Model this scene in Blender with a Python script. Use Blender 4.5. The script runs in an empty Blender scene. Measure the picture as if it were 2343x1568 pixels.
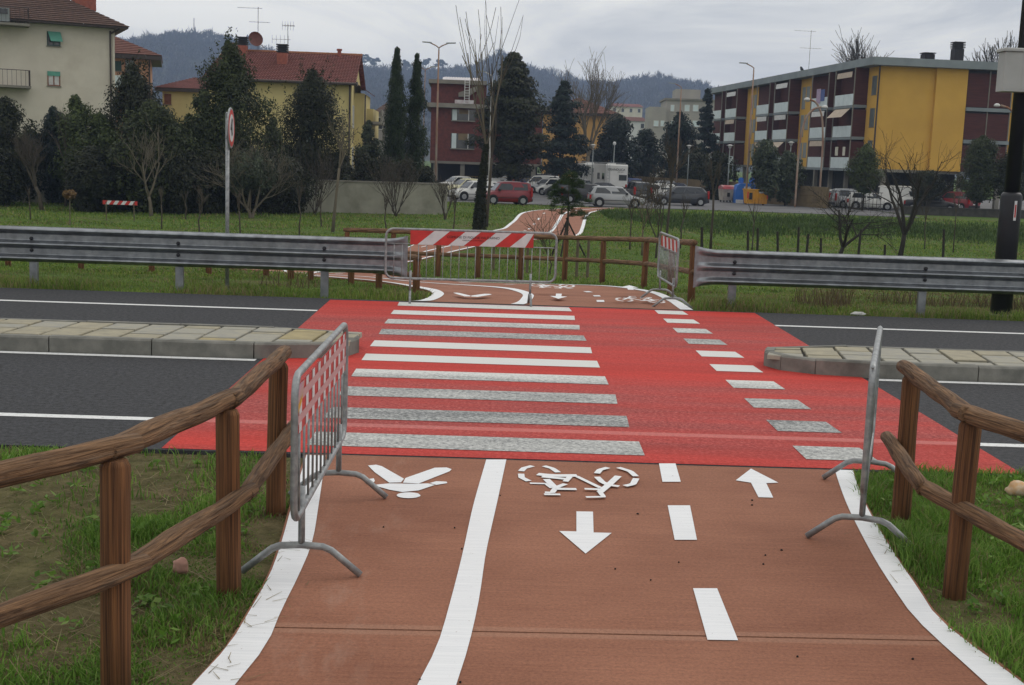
import bpy, bmesh, math, random
import numpy as np
from mathutils import Vector, Matrix, noise

random.seed(7)
RNG = np.random.default_rng(11)
SC = bpy.context.scene
COL = SC.collection

# ------------------------------------------------------------------ camera
FV, PIT, ROL, YAW, EYE = 2867.0, 0.1459, 0.0353, 0.0208, 2.2   # solved from the zebra crossing


def ray(x, y):
    """direction through a point of the 2342 x 1568 photograph"""
    px, py = x - 1171, y - 784
    c, s = math.cos(ROL), math.sin(ROL)
    px, py = c * px + s * py, -s * px + c * py
    vx, vy, vz = px / FV, 1.0, -py / FV
    c, s = math.cos(PIT), math.sin(PIT)
    vy, vz = c * vy + s * vz, -s * vy + c * vz
    c, s = math.cos(YAW), math.sin(YAW)
    return Vector((c * vx + s * vy, -s * vx + c * vy, vz))


def gp(x, y, z=0.0):
    r = ray(x, y)
    t = (z - EYE) / r.z
    return Vector((r.x * t, r.y * t, z))


def at(x, y, Y):
    r = ray(x, y)
    t = Y / r.y
    return Vector((r.x * t, Y, EYE + r.z * t))


cam = bpy.data.cameras.new('camera')
camo = bpy.data.objects.new('camera', cam)
COL.objects.link(camo)
f0 = ray(1171, 784).normalized()
rx = (ray(1271, 784) - ray(1071, 784)).normalized()
uy = rx.cross(f0).normalized()
M = Matrix((rx, uy, -f0)).transposed().to_4x4()
M.translation = (0, 0, EYE)
camo.matrix_world = M
cam.sensor_width = 36
cam.lens = FV / 2342 * 36
cam.clip_end = 6000
cam.clip_start = 0.05
SC.camera = camo

# ------------------------------------------------------------------ sky, sun, exposure
SUN_AZ, SUN_EL = math.radians(50), math.radians(40)      # azimuth from +Y towards +X
w = bpy.data.worlds.new('World')
SC.world = w
w.use_nodes = True
nt = w.node_tree
nt.nodes.clear()
N = nt.nodes.new
Lk = nt.links.new
out = N('ShaderNodeOutputWorld')
sky = N('ShaderNodeTexSky')
sky.sky_type = 'NISHITA'
sky.sun_disc = False
sky.sun_elevation = SUN_EL
sky.sun_rotation = SUN_AZ
sky.air_density = 1.5
sky.dust_density = 3
bg1 = N('ShaderNodeBackground')
bg1.inputs[1].default_value = 0.10
Lk(sky.outputs[0], bg1.inputs[0])
tc = N('ShaderNodeTexCoord')
sep = N('ShaderNodeSeparateXYZ')
Lk(tc.outputs['Generated'], sep.inputs[0])
mz = N('ShaderNodeMath'); mz.operation = 'ABSOLUTE'; Lk(sep.outputs[2], mz.inputs[0])
az = N('ShaderNodeMath'); az.operation = 'ADD'; az.inputs[1].default_value = 0.11; Lk(mz.outputs[0], az.inputs[0])
dv = N('ShaderNodeVectorMath'); dv.operation = 'DIVIDE'
cb = N('ShaderNodeCombineXYZ')
for i in range(3):
    Lk(az.outputs[0], cb.inputs[i])
Lk(tc.outputs['Generated'], dv.inputs[0]); Lk(cb.outputs[0], dv.inputs[1])
mp = N('ShaderNodeMapping'); mp.inputs['Scale'].default_value = (0.75, 0.55, 1.0); mp.inputs['Location'].default_value = (3.1, 0.4, 0)
Lk(dv.outputs[0], mp.inputs[0])
nz = N('ShaderNodeTexNoise'); nz.inputs['Scale'].default_value = 1.1; nz.inputs['Detail'].default_value = 7; nz.inputs['Roughness'].default_value = 0.58
nz.inputs['Distortion'].default_value = 0.5
Lk(mp.outputs[0], nz.inputs[0])
cr = N('ShaderNodeValToRGB')
cr.color_ramp.elements[0].position = 0.38; cr.color_ramp.elements[0].color = (0.80, 0.815, 0.835, 1)
cr.color_ramp.elements[1].position = 0.62; cr.color_ramp.elements[1].color = (1.42, 1.38, 1.28, 1)
Lk(nz.outputs[0], cr.inputs[0])
hz = N('ShaderNodeMapRange')          # the cloud deck thins towards the horizon all round
hz.inputs[1].default_value = 0.0; hz.inputs[2].default_value = 0.11; hz.inputs[3].default_value = 0.75; hz.inputs[4].default_value = 0.0
Lk(mz.outputs[0], hz.inputs[0])
mxh = N('ShaderNodeMixRGB'); mxh.inputs[2].default_value = (1.55, 1.46, 1.26, 1)
Lk(hz.outputs[0], mxh.inputs[0]); Lk(cr.outputs[0], mxh.inputs[1])
bg2 = N('ShaderNodeBackground'); bg2.inputs[1].default_value = 1.0
Lk(mxh.outputs[0], bg2.inputs[0])
mxs = N('ShaderNodeMixShader'); mxs.inputs[0].default_value = 0.9
Lk(bg1.outputs[0], mxs.inputs[1]); Lk(bg2.outputs[0], mxs.inputs[2]); Lk(mxs.outputs[0], out.inputs[0])

sun = bpy.data.lights.new('sun', 'SUN')
sun.energy = 0.7
sun.angle = math.radians(25)
sun.color = (1.0, 0.95, 0.88)
suno = bpy.data.objects.new('sun', sun)
COL.objects.link(suno)
sd = Vector((math.sin(SUN_AZ) * math.cos(SUN_EL), math.cos(SUN_AZ) * math.cos(SUN_EL), math.sin(SUN_EL)))
suno.rotation_euler = sd.to_track_quat('Z', 'Y').to_euler()
suno.location = (20, 20, 40)

SC.view_settings.view_transform = 'Standard'
SC.view_settings.look = 'None'
SC.view_settings.exposure = -0.22
SC.view_settings.gamma = 1.0
SC.view_settings.use_curve_mapping = False
SC.render.engine = 'CYCLES'
SC.cycles.max_bounces = 6
SC.cycles.diffuse_bounces = 3
SC.cycles.volume_bounces = 1
SC.cycles.transparent_max_bounces = 8

# ------------------------------------------------------------------ materials
MATS = {}


def nodes(name, rough=0.8, metal=0.0, spec=0.3):
    m = bpy.data.materials.new(name)
    m.use_nodes = True
    t = m.node_tree
    b = t.nodes['Principled BSDF']
    b.inputs['Roughness'].default_value = rough
    b.inputs['Metallic'].default_value = metal
    b.inputs['Specular IOR Level'].default_value = spec
    MATS[name] = m
    return m, t, b


def col4(c):
    return (c[0], c[1], c[2], 1.0)


def vecsrc(t, vec, stretch=(1, 1, 1)):
    if vec == 'POS':
        s = t.nodes.new('ShaderNodeNewGeometry').outputs['Position']
    elif vec == 'TUV':
        a = t.nodes.new('ShaderNodeAttribute'); a.attribute_name = 'tuv'; s = a.outputs['Vector']
    else:
        s = t.nodes.new('ShaderNodeTexCoord').outputs['Object']
    mpn = t.nodes.new('ShaderNodeMapping')
    mpn.inputs['Scale'].default_value = stretch
    t.links.new(s, mpn.inputs[0])
    return mpn.outputs[0]


def noi(t, vec, sc, det=4, rgh=0.55):
    n = t.nodes.new('ShaderNodeTexNoise')
    n.inputs['Scale'].default_value = sc
    n.inputs['Detail'].default_value = det
    n.inputs['Roughness'].default_value = rgh
    t.links.new(vec, n.inputs[0])
    return n.outputs[0]


def ramp(t, fac, stops):
    r = t.nodes.new('ShaderNodeValToRGB')
    e = r.color_ramp.elements
    while len(e) < len(stops):
        e.new(0.5)
    for i, (p, c) in enumerate(stops):
        e[i].position = p
        e[i].color = col4(c)
    t.links.new(fac, r.inputs[0])
    return r.outputs[0]


def mixc(t, fac, a, b, mode='MIX'):
    n = t.nodes.new('ShaderNodeMixRGB')
    n.blend_type = mode
    for i, v in ((0, fac), (1, a), (2, b)):
        if isinstance(v, (int, float)):
            n.inputs[i].default_value = v
        elif isinstance(v, tuple):
            n.inputs[i].default_value = col4(v)
        else:
            t.links.new(v, n.inputs[i])
    return n.outputs[0]


def mathn(t, op, a, b=0.0, clamp=False):
    n = t.nodes.new('ShaderNodeMath')
    n.operation = op
    n.use_clamp = clamp
    for i, v in ((0, a), (1, b)):
        if isinstance(v, (int, float)):
            n.inputs[i].default_value = v
        else:
            t.links.new(v, n.inputs[i])
    return n.outputs[0]


def bumpn(t, b, h, strength=0.3, dist=0.02):
    n = t.nodes.new('ShaderNodeBump')
    n.inputs['Strength'].default_value = strength
    n.inputs['Distance'].default_value = dist
    t.links.new(h, n.inputs['Height'])
    t.links.new(n.outputs[0], b.inputs['Normal'])


def mk(name, c1, c2=None, sc=4.0, det=5, lo=0.35, hi=0.65, rough=0.8, metal=0.0, spec=0.3, bump=0.0, bsc=40.0, bdist=0.02,
       vec='OBJ', stretch=(1, 1, 1), island=0.0, dirt=None, dsc=1.0, dist=0.0):
    m, t, b = nodes(name, rough, metal, spec)
    v = vecsrc(t, vec, stretch)
    if c2 is None:
        c2 = tuple(x * 0.8 for x in c1)
    nf = noi(t, v, sc, det)
    nf.node.inputs['Distortion'].default_value = dist
    c = ramp(t, nf, [(lo, c1), (hi, c2)])
    if dirt:
        c = mixc(t, ramp(t, noi(t, v, dsc, 6, 0.65), [(0.5, (0, 0, 0)), (0.75, (0.7, 0.7, 0.7))]), c, dirt)
    if island:
        g = t.nodes.new('ShaderNodeNewGeometry')
        k = mathn(t, 'ADD', mathn(t, 'MULTIPLY', g.outputs['Random Per Island'], 2 * island), 1 - island)
        cc = t.nodes.new('ShaderNodeCombineXYZ')
        for i in range(3):
            t.links.new(k, cc.inputs[i])
        c = mixc(t, 1.0, c, cc.outputs[0], 'MULTIPLY')
    t.links.new(c, b.inputs['Base Color'])
    if bump:
        bumpn(t, b, noi(t, v, bsc, 4), bump, bdist)
    return m


def leafmat(name, c1, c2, c3=None, trans=0.25):
    m, t, b = nodes(name, 0.55, 0, 0.25)
    g = t.nodes.new('ShaderNodeNewGeometry')
    st = [(0.0, c1), (1.0, c2)] if c3 is None else [(0.0, c1), (0.6, c2), (1.0, c3)]
    c = ramp(t, g.outputs['Random Per Island'], st)
    big = noi(t, vecsrc(t, 'OBJ'), 0.7, 3)
    c = mixc(t, 1.0, c, ramp(t, big, [(0.3, (0.7, 0.7, 0.7)), (0.7, (1.3, 1.3, 1.25))]), 'MULTIPLY')
    t.links.new(c, b.inputs['Base Color'])
    tr = t.nodes.new('ShaderNodeBsdfTranslucent')
    t.links.new(c, tr.inputs[0])
    mx = t.nodes.new('ShaderNodeMixShader')
    mx.inputs[0].default_value = trans
    o = t.nodes['Material Output']
    t.links.new(b.outputs[0], mx.inputs[1]); t.links.new(tr.outputs[0], mx.inputs[2]); t.links.new(mx.outputs[0], o.inputs[0])
    return m


# ------------------------------------------------------------------ mesh building
class MB:
    def __init__(self):
        self.v, self.f, self.a = [], [], []

    def add(self, vs, fs, at_=None):
        o = len(self.v)
        self.v.extend([tuple(p) for p in vs])
        self.a.extend(at_ if at_ else [(0.0, 0.0, 0.0)] * len(vs))
        self.f.extend([tuple(i + o for i in f) for f in fs])

    def box(self, lo, hi, rz=0.0, piv=None):
        (x0, y0, z0), (x1, y1, z1) = lo, hi
        vs = [(x0, y0, z0), (x1, y0, z0), (x1, y1, z0), (x0, y1, z0), (x0, y0, z1), (x1, y0, z1), (x1, y1, z1), (x0, y1, z1)]
        if rz:
            cx, cy = piv or ((x0 + x1) / 2, (y0 + y1) / 2)
            c, s = math.cos(rz), math.sin(rz)
            vs = [(cx + (x - cx) * c - (y - cy) * s, cy + (x - cx) * s + (y - cy) * c, z) for x, y, z in vs]
        self.add(vs, [(0, 3, 2, 1), (4, 5, 6, 7), (0, 1, 5, 4), (1, 2, 6, 5), (2, 3, 7, 6), (3, 0, 4, 7)])
        return self

    def bbox(self, lo, hi, bev=0.01):
        """box with chamfered vertical and top edges"""
        (x0, y0, z0), (x1, y1, z1) = lo, hi
        b = min(bev, (x1 - x0) * .45, (y1 - y0) * .45, (z1 - z0) * .45)

        def ring(i, z):
            return [(x0 + i, y0 + b, z), (x0 + b, y0 + i, z), (x1 - b, y0 + i, z), (x1 - i, y0 + b, z),
                    (x1 - i, y1 - b, z), (x1 - b, y1 - i, z), (x0 + b, y1 - i, z), (x0 + i, y1 - b, z)]
        return self.loft([ring(0, z0), ring(0, z1 - b), ring(b * .9, z1)])

    def loft(self, rings, cap=True, closed=True):
        n = len(rings[0])
        vs = [p for r in rings for p in r]
        fs = []
        for i in range(len(rings) - 1):
            for j in range(n if closed else n - 1):
                k = (j + 1) % n
                fs.append((i * n + j, i * n + k, (i + 1) * n + k, (i + 1) * n + j))
        if cap:
            fs.append(tuple(reversed(range(n))))
            fs.append(tuple(range((len(rings) - 1) * n, len(rings) * n)))
        self.add(vs, fs)
        return self

    def tube(self, pts, rad, n=8, cap=True, wob=0.0, seed=0):
        pts = [Vector(p) for p in pts]
        if not hasattr(rad, '__len__'):
            rad = [rad] * len(pts)
        vs, at_, fs = [], [], []
        up = None
        ln = 0.0
        for i, p in enumerate(pts):
            d = (pts[min(i + 1, len(pts) - 1)] - pts[max(i - 1, 0)])
            d = d.normalized() if d.length > 1e-9 else Vector((0, 0, 1))
            if up is None:
                up = d.orthogonal().normalized()
            else:
                up = (up - d * up.dot(d))
                up = up.normalized() if up.length > 1e-6 else d.orthogonal().normalized()
            sd_ = d.cross(up)
            if i:
                ln += (p - pts[i - 1]).length
            for j in range(n):
                a = 2 * math.pi * j / n
                r = rad[i]
                if wob:
                    r *= 1 + wob * noise.noise(Vector((math.cos(a) * 1.2 + seed * 3.7, math.sin(a) * 1.2, ln * 3.0 + seed)))
                vs.append(p + (up * math.cos(a) + sd_ * math.sin(a)) * r)
                at_.append((math.cos(a) + seed * 1.7, math.sin(a), ln))
        for i in range(len(pts) - 1):
            for j in range(n):
                k = (j + 1) % n
                fs.append((i * n + j, i * n + k, (i + 1) * n + k, (i + 1) * n + j))
        if cap:
            fs.append(tuple(reversed(range(n))))
            fs.append(tuple(range((len(pts) - 1) * n, len(pts) * n)))
        self.add(vs, fs, at_)
        return self

    def prism(self, poly, z0, z1):
        n = len(poly)
        self.loft([[(x, y, z0) for x, y in poly], [(x, y, z1) for x, y in poly]])
        return self

    def sheet(self, poly3):
        self.add(poly3, [tuple(range(len(poly3)))])
        return self

    def ribbon(self, A, B):
        n = len(A)
        self.add(list(A) + list(B), [(i, i + 1, n + i + 1, n + i) for i in range(n - 1)])
        return self

    def lathe(self, prof, n=16, c=(0, 0, 0)):
        self.loft([[(c[0] + r * math.cos(2 * math.pi * j / n), c[1] + r * math.sin(2 * math.pi * j / n), c[2] + z) for j in range(n)] for r, z in prof])
        return self

    def build(self, name, mat, parent=None, smooth=False, loc=None):
        me = bpy.data.meshes.new(name)
        me.from_pydata(self.v, [], self.f)
        at_ = me.attributes.new('tuv', 'FLOAT_VECTOR', 'POINT')
        at_.data.foreach_set('vector', [c for a in self.a for c in a])
        if mat is not None:
            me.materials.append(MATS[mat] if isinstance(mat, str) else mat)
        if smooth:
            me.shade_smooth()
        me.update()
        o = bpy.data.objects.new(name, me)
        COL.objects.link(o)
        if parent is not None:
            o.parent = parent
        if loc is not None:
            o.location = loc
        return o


def npmesh(name, V, F3=None, F4=None, mat=None, parent=None):
    """fast mesh from numpy triangles or quads"""
    me = bpy.data.meshes.new(name)
    me.vertices.add(len(V))
    me.vertices.foreach_set('co', np.asarray(V, np.float32).ravel())
    loops, starts, tot = [], [], []
    s = 0
    for F in (F4, F3):
        if F is None or not len(F):
            continue
        F = np.asarray(F, np.int32)
        k = F.shape[1]
        loops.append(F.ravel())
        starts.append(s + np.arange(len(F), dtype=np.int32) * k)
        s += F.size
    loops = np.concatenate(loops); starts = np.concatenate(starts)
    me.loops.add(len(loops)); me.loops.foreach_set('vertex_index', loops)
    me.polygons.add(len(starts)); me.polygons.foreach_set('loop_start', starts)
    me.update(calc_edges=True)
    if mat:
        me.materials.append(MATS[mat])
    o = bpy.data.objects.new(name, me)
    COL.objects.link(o)
    if parent is not None:
        o.parent = parent
    return o


def tag(o, label, cat=None, group=None):
    o['label'] = label
    if cat:
        o['category'] = cat
    if group:
        o['group'] = group
    return o


def thing(name, label, cat, loc=(0, 0, 0), rz=0.0, group=None):
    o = bpy.data.objects.new(name, None)
    o.empty_display_size = 0.2
    COL.objects.link(o)
    o.location = loc
    o.rotation_euler = (0, 0, rz)
    return tag(o, label, cat, group)


def struct(o):
    o['kind'] = 'structure'
    return o


def copy_tree(root, loc, rz=None, parent=None, label=None):
    r = root.copy()
    COL.objects.link(r)
    r.parent = parent
    if loc is not None:
        r.location = loc
    if rz is not None:
        r.rotation_euler = (0, 0, rz)
    if label:
        r['label'] = label
    for ch in root.children:
        copy_tree(ch, None, None, r)
    return r


def lerp(a, b, t):
    return a + (b - a) * t


def interp(x, tab):
    if x <= tab[0][0]:
        return tab[0][1]
    for (a, p), (b, q) in zip(tab, tab[1:]):
        if x <= b:
            t = (x - a) / (b - a)
            return lerp(p, q, t)
    return tab[-1][1]


def smooth_path(pts, sub=6):
    """Catmull-Rom through points"""
    P = [Vector(p) for p in pts]
    P = [P[0] * 2 - P[1]] + P + [P[-1] * 2 - P[-2]]
    o = []
    for i in range(1, len(P) - 2):
        a, b, c, d = P[i - 1], P[i], P[i + 1], P[i + 2]
        for k in range(sub):
            t = k / sub
            o.append(0.5 * ((2 * b) + (c - a) * t + (2 * a - 5 * b + 4 * c - d) * t * t + (3 * b - a - 3 * c + d) * t ** 3))
    o.append(P[-2])
    return o


# ------------------------------------------------------------------ terrain heights
ROAD0, ROAD1 = 9.03, 18.95
LEFT = [(18.9, -0.04), (20.5, -0.09), (21.7, -0.17), (26, -0.40), (28.3, -0.56), (34, -0.85), (40, -1.0), (60, -1.12), (78, -1.1), (86, -1.02), (400, -1.0)]
RIGHT = [(18.9, -0.04), (21, -0.12), (26, -0.5), (32, -0.95), (42, -1.4), (66, -1.62), (73, -1.55), (79, -1.12), (84, -1.02), (400, -1.0)]


def zt(x, y):
    if y < ROAD1:
        n = noise.noise(Vector((x * .9, y * .9, 1.3)))
        e = min(1.0, max(0.0, (8.9 - y) / .6))
        if ROAD0 + .15 < y < ROAD1 - .3:
            return -0.12
        d = max(0.0, -1.25 - x) if x < 0 else max(0.0, x - 2.5)
        return -0.03 - 0.03 * min(d, 3) * min(1.0, max(0.0, (8.8 - y) / 2.2)) + 0.04 * n * min(1.0, d * 2) * e
    k = min(1.0, max(0.0, (x - 6.0) / 7.0))
    k = k * k * (3 - 2 * k)
    n = noise.noise(Vector((x * .22, y * .22, 5.1))) * 0.07 + noise.noise(Vector((x * .9, y * .9, 2.1))) * 0.02
    amp = min(1.0, max(0.0, (y - 19.3) / 12))
    if y > 86:
        amp *= max(0.0, 1 - (y - 86) / 4)
    if -6.5 < x < 11 and y < 92:
        amp *= 0.35
    return lerp(interp(y, LEFT), interp(y, RIGHT), k) + n * amp


def gt(px, py, z0=-.5):
    """photograph point on the terrain"""
    z = z0
    for _ in range(40):
        p = gp(px, py, z)
        z = lerp(z, zt(p.x, p.y), .5)
    return Vector((p.x, p.y, zt(p.x, p.y)))


def on(px, Y):
    """point of the terrain at depth Y under photograph column px"""
    py = 600
    for _ in range(5):
        p = at(px, py, Y)
        z = zt(p.x, Y)
        py += (p.z - z) * FV / Y
    return Vector((at(px, py, Y).x, Y, z))

# ------------------------------------------------------------------ material library
def surface_materials():
    # asphalt
    m, t, b = nodes('asphalt', 0.85, 0, 0.25)
    v = vecsrc(t, 'POS')
    c = ramp(t, noi(t, v, 20, 6, .95), [(0.38, (0.006, 0.0065, 0.008)), (0.64, (0.085, 0.087, 0.095))])
    c = mixc(t, ramp(t, noi(t, vecsrc(t, 'POS', (.12, 1, 1)), 1.6, 4), [(.35, (0, 0, 0)), (.7, (.35, .35, .35))]), c, (0.04, 0.041, 0.044))
    t.links.new(c, b.inputs[0])
    bumpn(t, b, noi(t, v, 90, 2), .5, .01)
    m, t, b = nodes('car_park', 0.85, 0, 0.25)
    v = vecsrc(t, 'POS')
    t.links.new(ramp(t, noi(t, v, .35, 5), [(.3, (.10, .10, .105)), (.7, (.16, .16, .165))]), b.inputs[0])
    # red crossing coat: fresh at its rims, scuffed in the wheel tracks
    m, t, b = nodes('red_coat', 0.8, 0, 0.2)
    v = vecsrc(t, 'POS')
    sp = noi(t, v, 30, 4, .85)
    sx = t.nodes.new('ShaderNodeSeparateXYZ'); t.links.new(t.nodes.new('ShaderNodeNewGeometry').outputs['Position'], sx.inputs[0])
    yy = mathn(t, 'DIVIDE', mathn(t, 'SUBTRACT', sx.outputs[1], 9.0), 10.0)
    wear = ramp(t, yy, [(0, (.35,) * 3), (.10, (.8,) * 3), (.2, (1,) * 3), (.32, (.75,) * 3), (.40, (.15,) * 3), (.52, (.4,) * 3), (.66, (.9,) * 3), (.78, (.85,) * 3), (.9, (.35,) * 3), (.97, (.05,) * 3)])
    wn = noi(t, vecsrc(t, 'POS', (.25, 1.6, 1)), 1.3, 5)
    wear = mathn(t, 'MULTIPLY', wear, ramp(t, wn, [(.28, (.3,) * 3), (.7, (1.35,) * 3)]))
    fresh = ramp(t, sp, [(.3, (.42, .030, .023)), (.7, (.66, .056, .040))])
    worn = ramp(t, sp, [(.30, (.14, .032, .032)), (.5, (.38, .062, .056)), (.70, (.60, .19, .17))])
    c = mixc(t, wear, fresh, worn)
    grime = ramp(t, noi(t, vecsrc(t, 'POS', (.10, 1.5, 1)), 1.7, 6, .65), [(.40, (1, 1, 1)), (.70, (.74, .80, .80))])
    c = mixc(t, 1.0, c, grime, 'MULTIPLY')
    # ghost of the old lane line under the coat
    gh = ramp(t, mathn(t, 'ABSOLUTE', mathn(t, 'SUBTRACT', sx.outputs[1], 10.04)), [(.055, (.30,) * 3), (.075, (0, 0, 0))])
    c = mixc(t, gh, c, (.75, .35, .32))
    t.links.new(c, b.inputs[0])
    bumpn(t, b, sp, .6, .012)
    # zebra paint worn to the stones
    m, t, b = nodes('zebra_paint', 0.7, 0, 0.3)
    v = vecsrc(t, 'POS')
    sx = t.nodes.new('ShaderNodeSeparateXYZ'); t.links.new(t.nodes.new('ShaderNodeNewGeometry').outputs['Position'], sx.inputs[0])
    yy = mathn(t, 'DIVIDE', mathn(t, 'SUBTRACT', sx.outputs[1], 9.0), 10.0)
    wear = ramp(t, yy, [(.03, (.57,) * 3), (.08, (.57,) * 3), (.13, (.64,) * 3), (.17, (.66,) * 3), (.24, (.60,) * 3), (.325, (.59,) * 3), (.36, (.46,) * 3),
                        (.42, (.27,) * 3), (.56, (.30,) * 3), (.62, (.58,) * 3), (.66, (.64,) * 3), (.75, (.53,) * 3), (.83, (.38,) * 3), (.95, (.38,) * 3)])
    wear = mathn(t, 'ADD', wear, mathn(t, 'MULTIPLY', mathn(t, 'SUBTRACT', noi(t, vecsrc(t, 'POS', (.5, 2, 1)), 2.0, 4), .5), .28))
    sp = noi(t, v, 28, 4, .85)
    k = mathn(t, 'MULTIPLY', mathn(t, 'ADD', mathn(t, 'SUBTRACT', wear, sp), .09), 3.0, True)
    t.links.new(mixc(t, k, (.64, .645, .625), (.125, .13, .134)), b.inputs[0])
    bumpn(t, b, sp, .4, .01)
    # line paint
    m, t, b = nodes('line_paint', 0.65, 0, 0.3)
    v = vecsrc(t, 'POS')
    t.links.new(mixc(t, ramp(t, noi(t, v, 26, 5, .85), [(.54, (0,) * 3), (.70, (.8,) * 3)]), (.72, .73, .73), (.12, .11, .11)), b.inputs[0])
    m, t, b = nodes('path_paint', 0.65, 0, 0.3)
    v = vecsrc(t, 'POS')
    c = ramp(t, noi(t, vecsrc(t, 'POS', (.3, 6, 1)), 9, 4), [(.3, (.72, .735, .76)), (.7, (.82, .83, .85))])
    c = mixc(t, ramp(t, noi(t, v, 38, 3, .75), [(.66, (0,) * 3), (.78, (.8,) * 3)]), c, (.20, .12, .09))
    t.links.new(c, b.inputs[0])
    # brushed, tinted concrete of the cycle path
    m, t, b = nodes('path_concrete', 0.82, 0, 0.25)
    st = noi(t, vecsrc(t, 'POS', (.25, 7, 1)), 6, 6, .65)
    bg = noi(t, vecsrc(t, 'POS', (1, 1.4, 1)), .8, 5, .6)
    c = mixc(t, .62, ramp(t, st, [(.28, (.19, .070, .042)), (.72, (.36, .150, .090))]), ramp(t, bg, [(.3, (.21, .078, .046)), (.7, (.36, .152, .094))]))
    sx = t.nodes.new('ShaderNodeSeparateXYZ'); t.links.new(t.nodes.new('ShaderNodeNewGeometry').outputs['Position'], sx.inputs[0])
    jt = mathn(t, 'ABSOLUTE', mathn(t, 'SUBTRACT', sx.outputs[1], mathn(t, 'ADD', 5.62, mathn(t, 'MULTIPLY', sx.outputs[0], .02))))
    c = mixc(t, ramp(t, jt, [(.055, (.55,) * 3), (.07, (0,) * 3)]), c, (.36, .18, .12))
    dust = mathn(t, 'MULTIPLY', ramp(t, noi(t, vecsrc(t, 'POS', (3, .8, 1)), 1.5, 6, .7), [(.52, (0,) * 3), (.75, (.42,) * 3)]),
                 ramp(t, mathn(t, 'ABSOLUTE', mathn(t, 'ADD', sx.outputs[0], .72)), [(.12, (1,) * 3), (.35, (0,) * 3)]))
    gr = noi(t, vecsrc(t, 'POS'), 55, 4, .85)
    c = mixc(t, 1.0, c, ramp(t, gr, [(.34, (.72, .78, .80)), (.66, (1.22, 1.3, 1.3))]), 'MULTIPLY')
    c = mixc(t, dust, c, (.42, .29, .23))
    t.links.new(c, b.inputs[0])
    bumpn(t, b, noi(t, vecsrc(t, 'POS', (1, 30, 1)), 5, 4), .25, .01)
    # ground: short turf over brown soil
    m, t, b = nodes('turf', 0.95, 0, 0.1)
    v = vecsrc(t, 'POS')
    g = ramp(t, noi(t, v, 4.0, 6, .7), [(.3, (.04, .075, .014)), (.7, (.115, .18, .036))])
    e = ramp(t, noi(t, v, 7, 6, .7), [(.32, (.060, .044, .024)), (.7, (.20, .155, .088))])
    k = ramp(t, noi(t, v, .35, 5, .6), [(.50, (0,) * 3), (.68, (.7,) * 3)])
    c = mixc(t, k, g, e)
    sx = t.nodes.new('ShaderNodeSeparateXYZ'); t.links.new(t.nodes.new('ShaderNodeNewGeometry').outputs['Position'], sx.inputs[0])
    near = mathn(t, 'LESS_THAN', sx.outputs[1], 9.2)
    c = mixc(t, mathn(t, 'MULTIPLY', near, ramp(t, noi(t, v, .9, 5), [(.3, (.98,) * 3), (.7, (.6,) * 3)])), c, e)
    t.links.new(c, b.inputs[0])
    bumpn(t, b, noi(t, v, 14, 5, .7), .9, .06)


surface_materials()
mk('wood', (0.30, 0.170, 0.088), (0.080, 0.043, 0.023), sc=1.5, det=9, lo=.36, hi=.62, rough=.8, spec=.3, bump=.9, bsc=3.4, bdist=.03, vec='TUV', stretch=(1.6, 1.6, 1.9), dirt=(.205, .155, .115), dsc=1.3, dist=1.2)
mk('post_wood', (0.235, 0.105, 0.042), (0.062, 0.028, 0.014), sc=1.7, det=8, lo=.36, hi=.64, rough=.8, spec=.3, bump=.8, bsc=3.0, bdist=.02, vec='TUV', stretch=(2.2, 2.2, .55), dist=1.6)
mk('galvanised', (0.36, 0.375, 0.38), (0.22, 0.23, 0.24), sc=22, det=4, rough=.5, metal=.55, spec=.5, vec='OBJ', dirt=(.22, .22, .21), dsc=3)
mk('guard_steel', (0.32, 0.34, 0.365), (0.20, 0.213, 0.232), sc=7, det=6, rough=.42, metal=.88, spec=.5, vec='OBJ', stretch=(1, 1, 1), dirt=(.17, .17, .17), dsc=1.2)
mk('board_red', (0.55, 0.035, 0.03), (0.42, 0.03, 0.025), sc=6, rough=.45, spec=.4)
mk('board_white', (0.66, 0.66, 0.67), (0.55, 0.55, 0.56), sc=6, rough=.45, spec=.4)
mk('banner_pink', (0.50, 0.28, 0.40), (0.45, 0.30, 0.2), sc=5, rough=.5)
mk('banner_yellow', (0.65, 0.35, 0.03), rough=.5)
mk('banner_mid', (0.56, 0.33, 0.33), (0.50, 0.27, 0.28), sc=8, rough=.5)
mk('black', (0.012, 0.012, 0.013), rough=.5)
mk('kerb_stone', (0.23, 0.225, 0.20), (0.145, 0.145, 0.13), sc=5, det=8, rough=.85, bump=.4, bsc=60, bdist=.006, vec='POS', dirt=(.07, .068, .06), dsc=1.4)
mk('paver_a', (0.36, 0.325, 0.235), (0.27, 0.25, 0.19), sc=6, det=8, rough=.8, bump=.4, bsc=30, bdist=.006, vec='POS')
mk('paver_b', (0.38, 0.315, 0.17), (0.29, 0.245, 0.14), sc=6, det=8, rough=.8, bump=.4, bsc=30, bdist=.006, vec='POS')
mk('paver_c', (0.28, 0.275, 0.245), (0.34, 0.32, 0.255), sc=6, det=8, rough=.8, bump=.4, bsc=30, bdist=.006, vec='POS')
mk('mortar', (0.05, 0.046, 0.036), (0.025, 0.024, 0.02), sc=8, rough=.95, vec='POS')
mk('dark_metal', (0.024, 0.025, 0.031), (0.016, 0.017, 0.021), sc=3, rough=.45, metal=.3, spec=.5)
mk('box_grey', (0.42, 0.43, 0.42), (0.36, 0.37, 0.36), sc=2, rough=.5)
mk('litter_white', (0.6, 0.6, 0.58), rough=.7)
mk('litter_pink', (0.45, 0.25, 0.2), (.3, .17, .13), sc=20, rough=.8)
mk('litter_orange', (0.55, 0.3, 0.12), (.6, .55, .45), sc=12, rough=.8)
mk('stone', (.02, .018, .017), rough=.9)
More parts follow.
